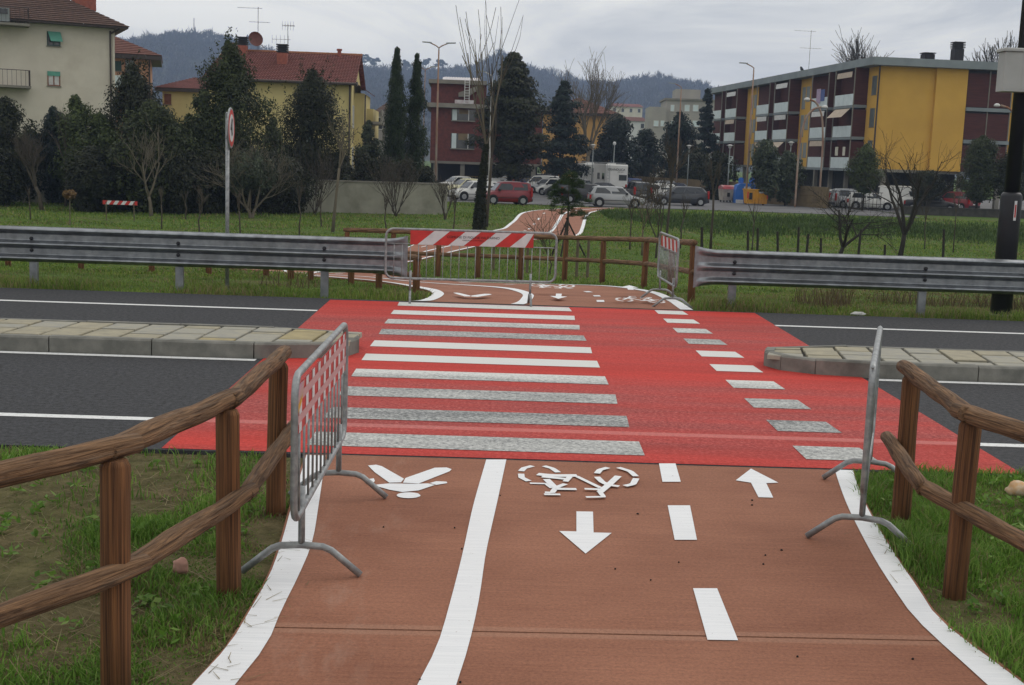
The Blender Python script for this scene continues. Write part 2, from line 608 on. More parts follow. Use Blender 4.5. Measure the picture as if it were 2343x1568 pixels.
mk('glass', (0.02, 0.024, 0.028), (0.035, 0.04, 0.045), sc=2, rough=.08, spec=.6)
mk('tyre', (0.012, 0.012, 0.012), rough=.9)
mk('rim', (0.33, 0.34, 0.35), rough=.4, metal=.4)
mk('lamp_red', (0.35, 0.015, 0.012), rough=.25)
mk('lamp_clear', (0.6, 0.62, 0.63), rough=.15)
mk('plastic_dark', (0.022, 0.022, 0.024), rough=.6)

# ------------------------------------------------------------------ ground
def axis(parts):
    o = []
    for a, b, s in parts:
        n = max(1, int(round((b - a) / s)))
        o += [a + (b - a) * i / n for i in range(n)]
    o.append(parts[-1][1])
    return o


XS = axis([(-3200, -600, 650), (-600, -100, 50), (-100, -30, 5), (-30, -10, 1), (-10, -1, .3), (-1, 2.2, .4), (2.2, 10, .3), (10, 30, 1), (30, 100, 5), (100, 600, 50), (600, 3200, 650)])
YS = axis([(-300, -20, 40), (-20, 3, 2), (3, 8.6, .2), (8.6, 9.0, .1), (9.0, 18.9, 1.1), (18.9, 30, .3), (30, 95, .8), (95, 130, 5), (130, 600, 40), (600, 2500, 475)])
nx, ny = len(XS), len(YS)
V = np.array([(x, y, zt(x, y)) for y in YS for x in XS])
idx = np.arange(nx * ny).reshape(ny, nx)
F = np.stack([idx[:-1, :-1], idx[:-1, 1:], idx[1:, 1:], idx[1:, :-1]], -1).reshape(-1, 4)
ground = struct(npmesh('ground', V, F4=F, mat='turf'))
ground['label'] = 'grassy ground on both sides of the road'
ground.data.shade_smooth()

# ------------------------------------------------------------------ road with its markings
road = struct(MB().box((-500, ROAD0 - .02, -.3), (500, ROAD1, 0)).build('road', 'asphalt'))
road['label'] = 'dark asphalt road crossing from side to side'


def flat(name, poly, mat, parent, z):
    return MB().sheet([(p[0], p[1], z) for p in poly]).build(name, mat, parent)


RX0, RX1 = -2.36, 4.03
flat('red_crossing_coat', [(RX0, 9.04), (RX1, 9.04), (RX1 + .03, 18.85), (RX0, 18.75)], 'red_coat', road, .004)
for k in range(10):
    y = 9.267 + k
    e = random.uniform(-.015, .015)
    flat('zebra_stripe', [(-1.325 + e, y), (1.234 + e, y + random.uniform(-.012, .012)), (1.234 - e, y + .461), (-1.325, y + .461 + random.uniform(-.012, .012))], 'zebra_paint', road, .008)
dl = [gp(1810, 1020).x, gp(1500, 714).x]
dr = [gp(1975, 1030).x, gp(1576, 723).x]
for k in range(10):
    y = 9.30 + k
    a = lerp(dl[0], dl[1], k / 9); bb = lerp(dr[0], dr[1], k / 9)
    flat('cycle_crossing_dash', [(a, y), (bb, y), (bb - .02, y + .45), (a, y + .45)], 'zebra_paint', road, .008)
for x0, x1 in ((-300, RX0 - .01), (RX1 + .01, 300)):
    flat('edge_line', [(x0, 17.35), (x1, 17.35), (x1, 17.47), (x0, 17.47)], 'line_paint', road, .004)
    flat('edge_line', [(x0, 9.97), (x1, 9.97), (x1, 10.09), (x0, 10.09)], 'line_paint', road, .004)
for x0, x1 in ((-300, -2.42), (4.15, 300)):
    flat('lane_line', [(x0, 13.02), (x1, 13.02), (x1, 13.14), (x0, 13.14)], 'line_paint', road, .004)
# ------------------------------------------------------------------ cycle path, near side
path = struct(thing('cycle_path', 'tinted concrete cycle and foot path with white markings', None))
Lo = [(445, 1563), (523, 1477), (572, 1397), (617, 1316), (644, 1241), (668, 1155), (700, 1044)]
Li = [(542, 1563), (609, 1477), (644, 1397), (684, 1316), (714, 1241), (729, 1155), (745, 1044)]
Ri = [(2252, 1563), (2101, 1424), (2042, 1345), (1991, 1263), (1937, 1156), (1908, 1075)]
Ro = [(2337, 1563), (2155, 1424), (2098, 1345), (2042, 1263), (1980, 1156), (1948, 1075)]
Cl = [(957, 1564), (1000, 1478), (1032, 1370), (1059, 1263), (1083, 1155), (1112, 1053)]
Cr = [(1045, 1564), (1072, 1478), (1096, 1370), (1112, 1263), (1136, 1155), (1158, 1053)]


def line3(pix, z, back=True, end=None):
    P = [gp(x, y, 0) for x, y in pix]
    if back:
        d = P[0] - P[1]
        d = d / abs(d.y)
        P = [P[0] + d * 5.0, P[0] + d * 2.0] + P
    P = smooth_path(P, 6)
    if end:
        P[-1].y = end
    for p in P:
        p.z = z
    return P


def resample(P, n):
    L = [0]
    for a, b in zip(P, P[1:]):
        L.append(L[-1] + (b - a).length)
    o = []
    for i in range(n):
        s = L[-1] * i / (n - 1)
        for j in range(len(L) - 1):
            if s <= L[j + 1] + 1e-9:
                t = (s - L[j]) / max(1e-9, L[j + 1] - L[j])
                o.append(P[j].lerp(P[j + 1], t))
                break
    return o


def slab(name, A, B, mat, parent, drop=.15):
    """ribbon with skirts"""
    n = len(A)
    m = MB()
    dn = Vector((0, 0, drop))
    m.ribbon(A, B)
    m.ribbon([p - dn for p in A], A)
    m.ribbon(B, [p - dn for p in B])
    m.add([A[0], B[0], B[0] - dn, A[0] - dn], [(0, 1, 2, 3)])
    m.add([A[-1], B[-1], B[-1] - dn, A[-1] - dn], [(3, 2, 1, 0)])
    return m.build(name, mat, parent)


A = resample(line3(Lo, 0.0, end=9.0), 60)
B = resample(line3(Ro, 0.0, end=9.02), 60)
A = [p + Vector((-.012, 0, 0)) for p in A]
B = [p + Vector((.02, 0, 0)) for p in B]


def cut(A, B, y0, y1):
    o1, o2 = [], []
    n = 26
    ya = sorted(A, key=lambda p: p.y); yb = sorted(B, key=lambda p: p.y)
    for i in range(n):
        y = lerp(y0, y1, i / (n - 1))
        xa = interp(y, [(p.y, p.x) for p in ya]); xb = interp(y, [(p.y, p.x) for p in yb])
        dy = .02
        o1.append(Vector((xa, y + dy * xa, 0))); o2.append(Vector((xb, y + dy * xb, 0)))
    return o1, o2


a1, b1 = cut(A, B, -.2, 5.612)
slab('path_slab', a1, b1, 'path_concrete', path)
a1, b1 = cut(A, B, 5.628, 8.985)
a1[-1].y = b1[-1].y = 9.012
slab('path_slab', a1, b1, 'path_concrete', path)


def rib(name, L, R, z=.005, end=None):
    return MB().ribbon(resample(line3(L, z, end=end), 40), resample(line3(R, z, end=end), 40)).build(name, 'path_paint', path)


rib('edge_line', Lo, Li, end=8.96)
rib('edge_line', Ri, Ro, end=9.0)
rib('centre_line', Cl, Cr)
for q in ([(1507, 1062), (1545, 1062), (1557, 1104), (1515, 1104)], [(1527, 1158), (1578, 1158), (1594, 1237), (1543, 1237)], [(1585, 1348), (1640, 1348), (1688, 1467), (1618, 1466)]):
    flat('lane_dash', [gp(x, y) for x, y in reversed(q)], 'path_paint', path, .005)


def zp(p):      # detail view of the painted symbols -> ground
    return gp((1200 + p[0] / 1.802) / 1.6533, (1650 + p[1] / 1.802) / 1.6533)


def stroke(m, pts, wd, z, tf=lambda p: p):
    P = resample([Vector(p) for p in pts], max(2, len(pts) * 3))
    A, B = [], []
    for i, p in enumerate(P):
        d = (P[min(i + 1, len(P) - 1)] - P[max(i - 1, 0)])
        d.z = 0
        d.normalize()
        n = Vector((-d.y, d.x, 0)) * wd / 2
        A.append(p + n); B.append(p - n)
    A = [tf(p) for p in A]; B = [tf(p) for p in B]
    m.ribbon([(p.x, p.y, p.z + z) for p in B], [(p.x, p.y, p.z + z) for p in A])


BIKE = [([(1388, 243), (1408, 222), (1466, 207)], .045), ([(1543, 208), (1600, 224), (1640, 252)], .045), ([(1388, 262), (1392, 288), (1440, 312)], .045),
        ([(1448, 327), (1560, 330), (1600, 360)], .035), ([(1500, 265), (1560, 272), (1640, 276), (1770, 275)], .07), ([(1560, 300), (1605, 345), (1640, 362)], .05),
        ([(1530, 283), (1700, 300)], .05), ([(1690, 318), (1720, 285)], .04), ([(1765, 282), (1930, 362)], .035), ([(1690, 335), (1625, 360), (1600, 395), (1550, 393)], .04),
        ([(1545, 407), (1655, 408)], .04), ([(1625, 370), (1765, 372)], .05), ([(1905, 265), (1925, 240), (1980, 225)], .045), ([(2050, 225), (2130, 250), (2170, 285)], .045),
        ([(2172, 300), (2150, 340), (2095, 352)], .045), ([(1905, 290), (1940, 325), (1980, 345), (2055, 355)], .045), ([(2050, 285), (1985, 345), (1925, 395)], .05),
        ([(1925, 395), (1950, 428), (1830, 430)], .035), ([(1820, 374), (1930, 378)], .04)]
BIKE3 = [([zp(p) for p in s], wd) for s, wd in BIKE]
BC = zp((1780, 320))
ARROW = [(1765, 518), (1878, 520), (1882, 662), (2005, 665), (1828, 806), (1648, 652), (1765, 655)]
PED = [[(345, 205), (400, 199), (440, 210), (590, 295), (570, 320), (490, 322), (390, 250)], [(583, 322), (600, 290), (800, 220), (880, 218), (915, 230), (900, 245), (690, 328)],
       [(375, 338), (490, 327), (670, 330), (755, 327), (800, 338), (690, 375), (580, 386), (490, 370)], [(765, 325), (810, 312), (880, 315), (886, 325), (810, 337)],
       [(330, 300), (385, 292), (392, 310), (372, 333), (330, 328)], [(622 + 82 * math.cos(i * .4), 408 + 20 * math.sin(i * .4)) for i in range(15)]]
UPARROW = [(495, 648), (612, 708), (560, 710), (590, 772), (527, 770), (495, 708), (430, 698)]


def bike_symbol(tf, sc=1.0):
    m = MB()
    for i, (s, wd) in enumerate(BIKE3):
        stroke(m, s, wd * sc, .005 + .0006 * i, tf)
    return m.build('bicycle_symbol', 'path_paint', path)


def poly_symbol(name, polys, tf=lambda p: p, z=.005):
    m = MB()
    for pl in polys:
        m.sheet([(p.x, p.y, p.z + z) for p in [tf(q) for q in reversed(pl)]])
    return m.build(name, 'path_paint', path)


bike_symbol(lambda p: p)
arrow3 = [zp(p) for p in ARROW]
ped3 = [[zp(p) for p in pl] for pl in PED]
up3 = [gp((2400 + x / 1.1264) / 1.6533, (1200 + y / 1.1264) / 1.6533) for x, y in UPARROW]
poly_symbol('direction_arrow', [arrow3])
poly_symbol('pedestrian_symbol', ped3)
poly_symbol('direction_arrow', [list(reversed(up3)) if False else up3])

# ------------------------------------------------------------------ cycle path, far side (ramp, hairpin and way to the car park)
def T(P, dz=.03):
    return [Vector((p.x, p.y, zt(p.x, p.y) + dz)) for p in P]


outer = [gt(x, y) for x, y in [(1580, 713), (1560, 699), (1530, 684), (1500, 673), (1440, 663), (1380, 658), (1280, 655), (1150, 652), (1020, 646), (930, 636), (820, 627)]]
inner = [gt(x, y) for x, y in [(935, 700), (962, 693), (985, 683), (988, 676), (980, 670), (960, 665), (935, 660), (910, 655), (862, 648), (761, 639), (700, 635)]]
inner[0].y = inner[1].y - .9
outer[0].y = 19.0
inner[0] = Vector((-1.22, 19.0, 0))
hair_o = [(-4.0, 28.5), (-5.3, 29.0), (-6.3, 30.2), (-6.5, 32.2), (-6.0, 34.5), (-5.0, 36.5)]
hair_i = [(-3.6, 26.6), (-3.9, 27.6), (-3.9, 29.5), (-3.7, 31.5), (-3.4, 33.0), (-2.9, 34.5)]
leg_r = [gt(x, y) for x, y in [(940, 602), (981, 592), (1052, 575), (1124, 561), (1190, 553), (1227, 550), (1280, 546), (1314, 543), (1330, 537), (1337, 520), (1341, 505), (1348, 492), (1365, 485), (1390, 481), (1446, 477)]]
leg_l = [gt(x, y) for x, y in [(915, 572), (956, 558), (1010, 550), (1060, 542), (1100, 535), (1125, 530), (1140, 527), (1148, 525), (1154, 522), (1165, 513), (1175, 505), (1190, 490), (1210, 485), (1250, 481), (1322, 476)]]
OUT = outer + [Vector((x, y, 0)) for x, y in hair_o] + leg_l
INN = inner + [Vector((x, y, 0)) for x, y in hair_i] + leg_r
OUT = smooth_path(OUT, 4); INN = smooth_path(INN, 4)
for n_ in range(3):      # keep the ribbon on top of the bumps
    pass
m = MB()
O3, I3 = T(OUT, .035), T(INN, .035)
K = 7
rows = [[Vector((lerp(i.x, o.x, k / K), lerp(i.y, o.y, k / K), 0)) for o, i in zip(OUT, INN)] for k in range(K + 1)]
rows = [T(r, .035) for r in rows]
for r in rows[:]:
    r[0].z = max(r[0].z, -.002)
for k in range(K):
    m.ribbon(rows[k + 1], rows[k])
dn = Vector((0, 0, .2))
m.ribbon(rows[0], [p - dn for p in rows[0]])
m.ribbon([p - dn for p in rows[K]], rows[K])
m.build('path_slab', 'path_concrete', path)


def along(k0, k1, dz, i0=0, i1=None):
    A = T([Vector((lerp(i.x, o.x, k0), lerp(i.y, o.y, k0), 0)) for o, i in zip(OUT, INN)], .035 + dz)[i0:i1]
    B = T([Vector((lerp(i.x, o.x, k1), lerp(i.y, o.y, k1), 0)) for o, i in zip(OUT, INN)], .035 + dz)[i0:i1]
    for r in (A, B):
        if i0 == 0:
            r[0].z = max(r[0].z, .003)
    return A, B


nO = len(OUT)
for k0, k1 in ((0.0, .045), (.955, 1.0), (.60, .64)):
    if k0 == .60:
        A, B = along(.36, .405, .008)
    else:
        A, B = along(k0, k1, .008)
    MB().ribbon(B, A).build('edge_line' if k0 != .6 else 'centre_line', 'path_paint', path)
for i in range(2, nO - 3, 2):
    if (i // 2) % 2 == 0:
        A, B = along(.66, .69, .008, i, i + 2)
        MB().ribbon(B, A).build('lane_dash', 'path_paint', path)
# symbols beyond the road
def shift(dst, turn=False, mir=1):
    c = gt(*dst)

    def tf(p):
        d = p - BC
        if turn:
            d = -d
        x, y = c.x + d.x * .95, c.y + d.y * .9
        return Vector((x, y, max(zt(x, y) + .045, .004)))
    return tf


bike_symbol(shift((1262, 680)))
bike_symbol(shift((1462, 698), True))
ac = arrow3[4].lerp((arrow3[0] + arrow3[1]) / 2, .5)


def shift2(dst, cen, s=1.0):
    c = gt(*dst)

    def tf(p):
        x, y = c.x + (p.x - cen.x) * s, c.y + (p.y - cen.y) * s
        return Vector((x, y, max(zt(x, y) + .045, .006)))
    return tf


poly_symbol('direction_arrow', [arrow3], shift2((1277, 691), ac, .9))
poly_symbol('direction_arrow', [up3], shift2((1443, 684), (up3[0] + up3[3]) / 2, 1.0))
poly_symbol('pedestrian_symbol', [ped3[0], ped3[1]], shift2((1080, 687), zp((620, 260)), 1.05))
# car park
pm = MB(); pm.sheet([(-9, 88.5, -.985), (3, 89.5, -.985), (9.0, 88.3, -.985), (14, 90.5, -.985), (24, 90.0, -.985), (31, 89.5, -.985), (31.5, 118, -.985), (24, 160, -.985), (-14, 160, -.985), (-14, 95, -.985)])
car_park = struct(pm.build('car_park', 'car_park'))
car_park['label'] = 'grey asphalt car park beyond the lawn'
pm = MB(); pm.sheet([(31.6, 97, -.985), (75, 97, -.985), (75, 170, -.985), (31.6, 170, -.985)])
yard = struct(pm.build('apartment_yard', 'car_park'))
yard['label'] = 'asphalt yard in front of the yellow apartment block'

# ------------------------------------------------------------------ traffic islands
def island(name, label, x0, x1, nose):
    """nose: -1 rounded end at x1, +1 rounded end at x0"""
    t = thing(name, label, 'traffic island', ((x0 + x1) / 2, 13.84, 0))
    cx = (x0 + x1) / 2
    yf, yb, kw, H = -.66, .66, .11, .17
    # core bed
    pts = []
    if nose < 0:      # left island, chamfered blunt end on the right
        outl = [(x1 - 1.05, yf), (x1 - .13, yf + .22), (x1, yf + .62), (x1 - .05, yb - .22), (x1 - .5, yb)]
    else:
        outl = [(x0 + 1.1, yf), (x0 + .45, yf + .12), (x0 + .12, yf + .33), (x0, yf + .62), (x0 + .08, yf + .92), (x0 + .5, yb)]
    far = x0 if nose < 0 else x1
    # kerb centre line as list of outer points, from far front round the nose to far back
    step = 1.08
    front = []
    xx = outl[0][0]
    sgn = -1 if nose < 0 else 1
    while (far - xx) * sgn > 0:
        front.append((xx, yf))
        xx += sgn * step
    front.append((far, yf))
    back = [(x, yb) for x, _ in front]
    seq = list(reversed(front)) + outl[1:-1] + back
    cen = (outl[len(outl) // 2][0] + sgn * 1.2, 0.0)

    def inn(p):
        x, y = p
        if abs(y - yf) < 1e-6:
            return (x, y + kw)
        if abs(y - yb) < 1e-6:
            return (x, y - kw)
        d = Vector((cen[0] - x, cen[1] - y)).normalized()
        return (x + d.x * kw, y + d.y * kw)
    for a, b in zip(seq, seq[1:]):
        g = .006
        A, B = Vector(a), Vector(b)
        u = (B - A).normalized()
        A2, B2 = A + u * g, B - u * g
        ia, ib = Vector(inn(a)), Vector(inn(b))
        u2 = (ib - ia)
        if u2.length < .02:
            continue
        u2.normalize()
        ia, ib = ia + u2 * g, ib - u2 * g
        n = Vector((u.y, -u.x))
        if n.dot(Vector(((A2 + B2) / 2)) - Vector((ia + ib) / 2)) < 0:
            n = -n
        dz = random.uniform(-.006, .006)
        c = .02
        lo = [(A2.x - cx, A2.y, -.05), (B2.x - cx, B2.y, -.05), (ib.x - cx, ib.y, -.05), (ia.x - cx, ia.y, -.05)]
        mid = [(p[0], p[1], H - c + dz) for p in lo]
        top = [(A2.x - n.x * c - cx, A2.y - n.y * c, H + dz), (B2.x - n.x * c - cx, B2.y - n.y * c, H + dz), (ib.x - cx, ib.y, H + dz), (ia.x - cx, ia.y, H + dz)]
        MB().loft([lo, mid, top]).build('kerb_stone', 'kerb_stone', t)
    inner_poly = [inn(p) for p in seq]
    MB().sheet([(x - cx, y, H - .035) for x, y in (inner_poly if nose > 0 else inner_poly)]).build('mortar_bed', 'mortar', t)
    # paving slabs, cut to the bed
    def half(x):
        """front and back limit of the bed at x"""
        ys = []
        n = len(inner_poly)
        for i in range(n):
            (xa, ya), (xb, yb_) = inner_poly[i], inner_poly[(i + 1) % n]
            if (xa - x) * (xb - x) <= 0 and abs(xa - xb) > 1e-9:
                ys.append(ya + (yb_ - ya) * (x - xa) / (xb - xa))
        return (min(ys), max(ys)) if len(ys) > 1 else None
    wdt = .41
    xs = []
    x = x1 - .03 if nose < 0 else x0 + .03
    end = far
    shear = .16 if nose < 0 else .30
    rows_t = 0
    while (end - x) * sgn > wdt:
        rows_t += 1
        xa, xb = x, x + sgn * wdt
        ha, hb = half(xa + sgn * .19), half(xb + sgn * 0.0)
        x = xb
        if not ha or not hb:
            continue
        sp = [0.0] + sorted(random.sample([.2, .3, .42, .55, .68, .8], 2)) + [1.0]
        for s0, s1 in zip(sp, sp[1:]):
            if s1 - s0 < .1:
                continue
            g = .019
            def P(xq, s, hh, gx, gy):
                yq = lerp(hh[0], hh[1], s) + gy
                return (xq + gx + sgn * -1 * shear * 0 + (.10 * math.sin(3.1 * s)) * 0 + shear * (s - .5) * .45 - cx, yq)
            lo_ = min(xa, xb); hi_ = max(xa, xb)
            hl, hr = (ha, hb) if xa < xb else (hb, ha)
            q = [P(lo_, s0, hl, g, g), P(hi_, s0, hr, -g, g), P(hi_, s1, hr, -g, -g), P(lo_, s1, hl, g, -g)]
            dz = random.uniform(-.004, .006)
            mm = MB()
            b_ = .008
            ccx = sum(p[0] for p in q) / 4; ccy = sum(p[1] for p in q) / 4
            ins = [(ccx + (p[0] - ccx) * .97, ccy + (p[1] - ccy) * .95) for p in q]
            mm.loft([[(p[0], p[1], H - .055) for p in q], [(p[0], p[1], H - .012 + dz) for p in q], [(p[0], p[1], H - .004 + dz) for p in ins]])
            mm.build('paving_slab', random.choice(['paver_a', 'paver_a', 'paver_b', 'paver_c', 'paver_c']), t)
    return t


island('traffic_island', 'raised kerbed island of sandstone slabs behind the gingham-banner barrier, its end cut at angles', -11.0, -1.41, -1)
island('traffic_island', 'raised kerbed island of sandstone slabs with a fully rounded nose', 3.11, 12.0, 1)

# ------------------------------------------------------------------ rustic fences
def fence(name, label, posts, tops, lows, ph=.95, r=.058, seed=0):
    o = Vector(posts[0])
    t = thing(name, label, 'fence', o)
    for i, p in enumerate(posts):
        p = Vector(p)
        h = ph[i] if hasattr(ph, '__len__') else ph
        lean = Vector((random.uniform(-.012, .012), random.uniform(-.012, .012), 0))
        MB().tube([p - o - Vector((0, 0, .3)), p - o + lean * .4 + Vector((0, 0, h * .33)), p - o + lean * .7 + Vector((0, 0, h * .7)), p - o + lean + Vector((0, 0, h - .025)), p - o + lean + Vector((0, 0, h))],
                  [r * 1.04, r * 1.03, r * .99, r, r * .8], 14, wob=.10, seed=seed + i).build('post', 'post_wood', t, True)
    for rail, rr in ((tops, r * .86), (lows, r * .80)):
        for i, (a, b) in enumerate(rail):
            a, b = Vector(a) - o, Vector(b) - o
            n = max(5, int((b - a).length / .12))
            pts = []
            for k in range(n + 1):
                q = a.lerp(b, k / n)
                q += Vector((noise.noise(Vector((k * .35, seed + i, 1))), noise.noise(Vector((k * .35, seed + i, 7))), noise.noise(Vector((k * .35, seed + i, 4))))) * .009
                pts.append(q)
            rad = [rr * (1 + .09 * noise.noise(Vector((k * .5, seed * 2 + i, 3)))) for k in range(n + 1)]
            rad[0] *= .86; rad[-1] *= .86
            MB().tube(pts, rad, 14, wob=.16, seed=seed + i + 10).build('rail', 'wood', t, True)
    return t


V3 = Vector
fence('rustic_wooden_fence', 'rustic log rail fence beside the bare soil and the gingham-banner barrier',
      [(-2.55, 3.1, -.04), (-1.48, 4.92, -.04), (-1.245, 6.05, -.04), (-1.27, 7.55, -.04)],
      [((-2.75, 2.8, 1.0), (-1.42, 5.06, .99)), ((-1.50, 4.90, .99), (-1.245, 6.22, .968)), ((-1.25, 6.08, .97), (-1.255, 7.78, .952))],
      [((-2.60, 2.8, .50), (-1.38, 5.03, .49)), ((-1.44, 4.92, .49), (-1.165, 6.2, .49)), ((-1.18, 6.1, .49), (-1.185, 7.85, .49))], seed=1, ph=[.99, .99, .972, .955], r=.058)
fence('rustic_wooden_fence', 'rustic log rail fence in the lush grass beside the bare steel crowd barrier',
      [(2.70, 7.77, -.05), (2.53, 6.37, -.05), (3.0, 4.7, -.05)],
      [((2.69, 7.93, .962), (2.50, 6.30, .968)), ((2.49, 6.45, .968), (2.78, 5.3, .975)), ((2.76, 5.4, .97), (3.05, 4.4, .97))],
      [((2.65, 8.02, .475), (2.44, 6.70, .47)), ((2.45, 6.80, .47), (2.66, 5.50, .46)), ((2.64, 5.6, .46), (2.95, 4.5, .45))], seed=21, ph=[.972, .975, .97], r=.058)
fp = [on(x, y) for x, y in ((1580, 21.4), (1533, 23.6), (1472, 26.1), (1377, 28.1), (1290, 28.9))]
fp = [V3((p.x, p.y, p.z)) for p in fp]
ext = [V3((.75, 29.3, 0)), V3((-.25, 29.6, 0)), V3((-1.2, 29.8, 0)), V3((-2.3, 30.0, 0)), V3((-3.4, 30.1, 0))]
for p in ext:
    p.z = zt(p.x, p.y)
fp += ext


def rails_between(ps, h):
    o = []
    for a, b in zip(ps, ps[1:]):
        d = (b - a).normalized() * .1
        o.append((a - d + V3((0, 0, h)), b + d + V3((0, 0, h))))
    return o


fence('rustic_wooden_fence', 'rustic log rail fence curving along the outside of the path across the road', fp, rails_between(fp, 1.03), rails_between(fp, .53), ph=.98, r=.062, seed=41)
fp2 = [on(x, y) for x, y in ((952, 20.9), (866, 22.4), (803, 23.6), (710, 24.6), (666, 24.9), (608, 25.3), (478, 25.6), (347, 25.8), (185, 26.0), (19, 26.2))]
fence('rustic_wooden_fence', 'low rustic log rail fence running behind the guardrail with the speed sign', fp2, rails_between(fp2, .62), rails_between(fp2, .32), ph=.60, r=.06, seed=61)

# ------------------------------------------------------------------ guardrails
def wave():
    """three-wave section: (depth towards the road, height)"""
    key = [(0, .0), (.02, .25), (.07, .85), (.105, 1), (.14, .95), (.19, .25), (.215, .03), (.23, 0), (.38, 0), (.40, .05), (.43, .35), (.475, .88), (.51, 1), (.545, .95), (.60, .2), (.62, .03), (.635, 0), (.79, 0), (.81, .05), (.84, .35), (.885, .88), (.92, 1), (.95, .95), (.985, .35), (1.0, .1)]
    return [(-.085 * d, lerp(.36, .90, s)) for s, d in key]


def guardrail(name, label, xa, xb, post_x):
    """xa: end with the flat terminal, xb: far end"""
    y0 = 19.45
    t = thing(name, label, 'guardrail', (xa, y0, 0))
    sg = 1 if xb > xa else -1
    W = wave()
    lam = 4.0
    x = .33
    first = True
    L = abs(xb - xa)
    while x < L:
        x2 = min(x + lam, L)
        off = 0.0 if first else -.004
        sec = [[(sg * q, d + off, h) for d, h in W] for q in (x - (0.02 if not first else 0), x2)]
        bk = [[(sg * q, d + off + .006, h) for d, h in W] for q in (x, x2)]
        m = MB()
        m.loft(sec, cap=False, closed=False)
        m.loft(bk, cap=False, closed=False)
        # rolled lip top and bottom
        m.box((min(sg * x, sg * x2), -.002 + off, .894), (max(sg * x, sg * x2), .012 + off, .906))
        m.build('beam', 'guard_steel', t)
        x = x2
        first = False
    # terminal plate: waves die out into a flat panel
    m = MB()
    rings = []
    for k in range(13):
        s = k / 12
        q = .40 * s - .02
        fl = max(0.0, min(1.0, (s - .12) / .75))
        ex = .055 * (1 - s) ** 1.0
        r = []
        for d, h in W:
            hh = .63 + (h - .63) * (1 + ex * 4 * (1 - s) * 1.0)
            ripple = d * (fl ** .8) - .006
            pinch = 1.0
            r.append((sg * q, ripple, hh))
        rings.append(r)
    m.loft(rings, cap=False, closed=False)
    m.loft([[(p[0], p[1] + .008, p[2]) for p in r] for r in rings], cap=False, closed=False)
    m.build('terminal_plate', 'guard_steel', t)
    for px in post_x:
        lx = px - xa
        m = MB()
        m.box((lx - .06, .05, -.35), (lx + .06, .056, .82))
        m.box((lx - .06, .056, -.35), (lx - .054, .12, .82))
        m.box((lx + .054, .056, -.35), (lx + .06, .12, .82))
        m.box((lx - .05, .004, .48), (lx + .05, .05, .80))
        m.build('post', 'guard_steel', t)
        for hz_ in (.54, .72):
            MB().lathe([(.03, 0), (.03, .008), (.018, .010), (.018, .024), (0.006, .027)], 10).build('bolt', 'dark_metal', t).matrix_local = Matrix.Translation((lx, -.006, hz_)) @ Matrix.Rotation(math.pi / 2, 4, 'X')
    return t


guardrail('guardrail', 'corrugated steel guardrail ending behind the striped board barrier', -1.28, -34.0, [-1.75 - .8] + [-2.55 - 2.25 * k for k in range(1, 13)])
guardrail('guardrail', 'corrugated steel guardrail running past the dark lamp column', 3.22, 34.0, [3.83 + 3.0 * k for k in range(10)])

# ------------------------------------------------------------------ crowd barriers
def rounded(w0, w1, h0, h1, r, n=5):
    o = []
    for cx, cz, a0 in ((w1 - r, h1 - r, 0), (w0 + r, h1 - r, 90), (w0 + r, h0 + r, 180), (w1 - r, h0 + r, 270)):
        for k in range(n + 1):
            a = math.radians(a0 + 90 * k / n)
            o.append((cx + r * math.cos(a), 0, cz + r * math.sin(a)))
    o.append(o[0])
    return o


def barrier(name, label, p0, p1, z0=0.0, z1=0.0, length=2.0, board=None, bars=13, foot=.31, top=1.1, lowz=.36):
    """stands on two arched feet whose centres are p0 and p1"""
    p0, p1 = Vector(p0), Vector(p1)
    c = (p0 + p1) / 2
    rz = math.atan2(p1.y - p0.y, p1.x - p0.x)
    t = thing(name, label, 'crowd barrier', (c.x, c.y, (z0 + z1) / 2), rz)
    h = length / 2
    r = .019
    MB().tube(rounded(-h, h, lowz, top, .11), r, 10, cap=False).build('frame', 'galvanised', t, True)
    br = .88 if board else top
    MB().tube([(-h, 0, br), (h, 0, br)], .009, 6).build('mid_rail', 'galvanised', t, True)
    for k in range(bars):
        x = lerp(-h, h, (k + 1) / (bars + 1))
        MB().tube([(x, 0, lowz), (x, 0, br)], .0065, 6).build('bar', 'galvanised', t, True)
    sp = (p1 - p0).length / 2
    for s in (-1, 1):
        x = s * sp
        MB().tube([(x, 0, .16), (x, 0, lowz + .12)], .018, 8).build('leg', 'galvanised', t, True)
        pts = [(x, -foot, .012), (x, -foot * .62, .11), (x, -foot * .5, .14), (x, -foot * .36, .158), (x, 0, .165), (x, foot * .36, .158), (x, foot * .5, .14), (x, foot * .62, .11), (x, foot, .012)]
        MB().tube(pts, .019, 10).build('foot', 'galvanised', t, True)
    if board:
        board(t, h, top)
    return t


def stripes(x0, x1, z0, z1, n, y, shear, t, thick=.006, cols=('board_red', 'board_white'), lean=1):
    bd = MB().box((x0, y - thick / 2, z0), (x1, y + thick / 2, z1)).build('board', cols[0], t)
    wv = (x1 - x0) / n
    for k in range(n):
        if k % 2 == 0:
            continue
        a = x0 + wv * k - shear * .5
        q = [(a, z0), (a + wv, z0), (a + wv + shear, z1), (a + shear, z1)]
        q = [(min(max(px, x0), x1), pz) for px, pz in q]
        for sd_ in (-1, 1):
            yy_ = y + sd_ * (thick / 2 + .002)
            pl = [(px, yy_, pz) for px, pz in q]
            MB().sheet(pl if sd_ < 0 else list(reversed(pl))).build('stripe', cols[1], bd)
    return bd


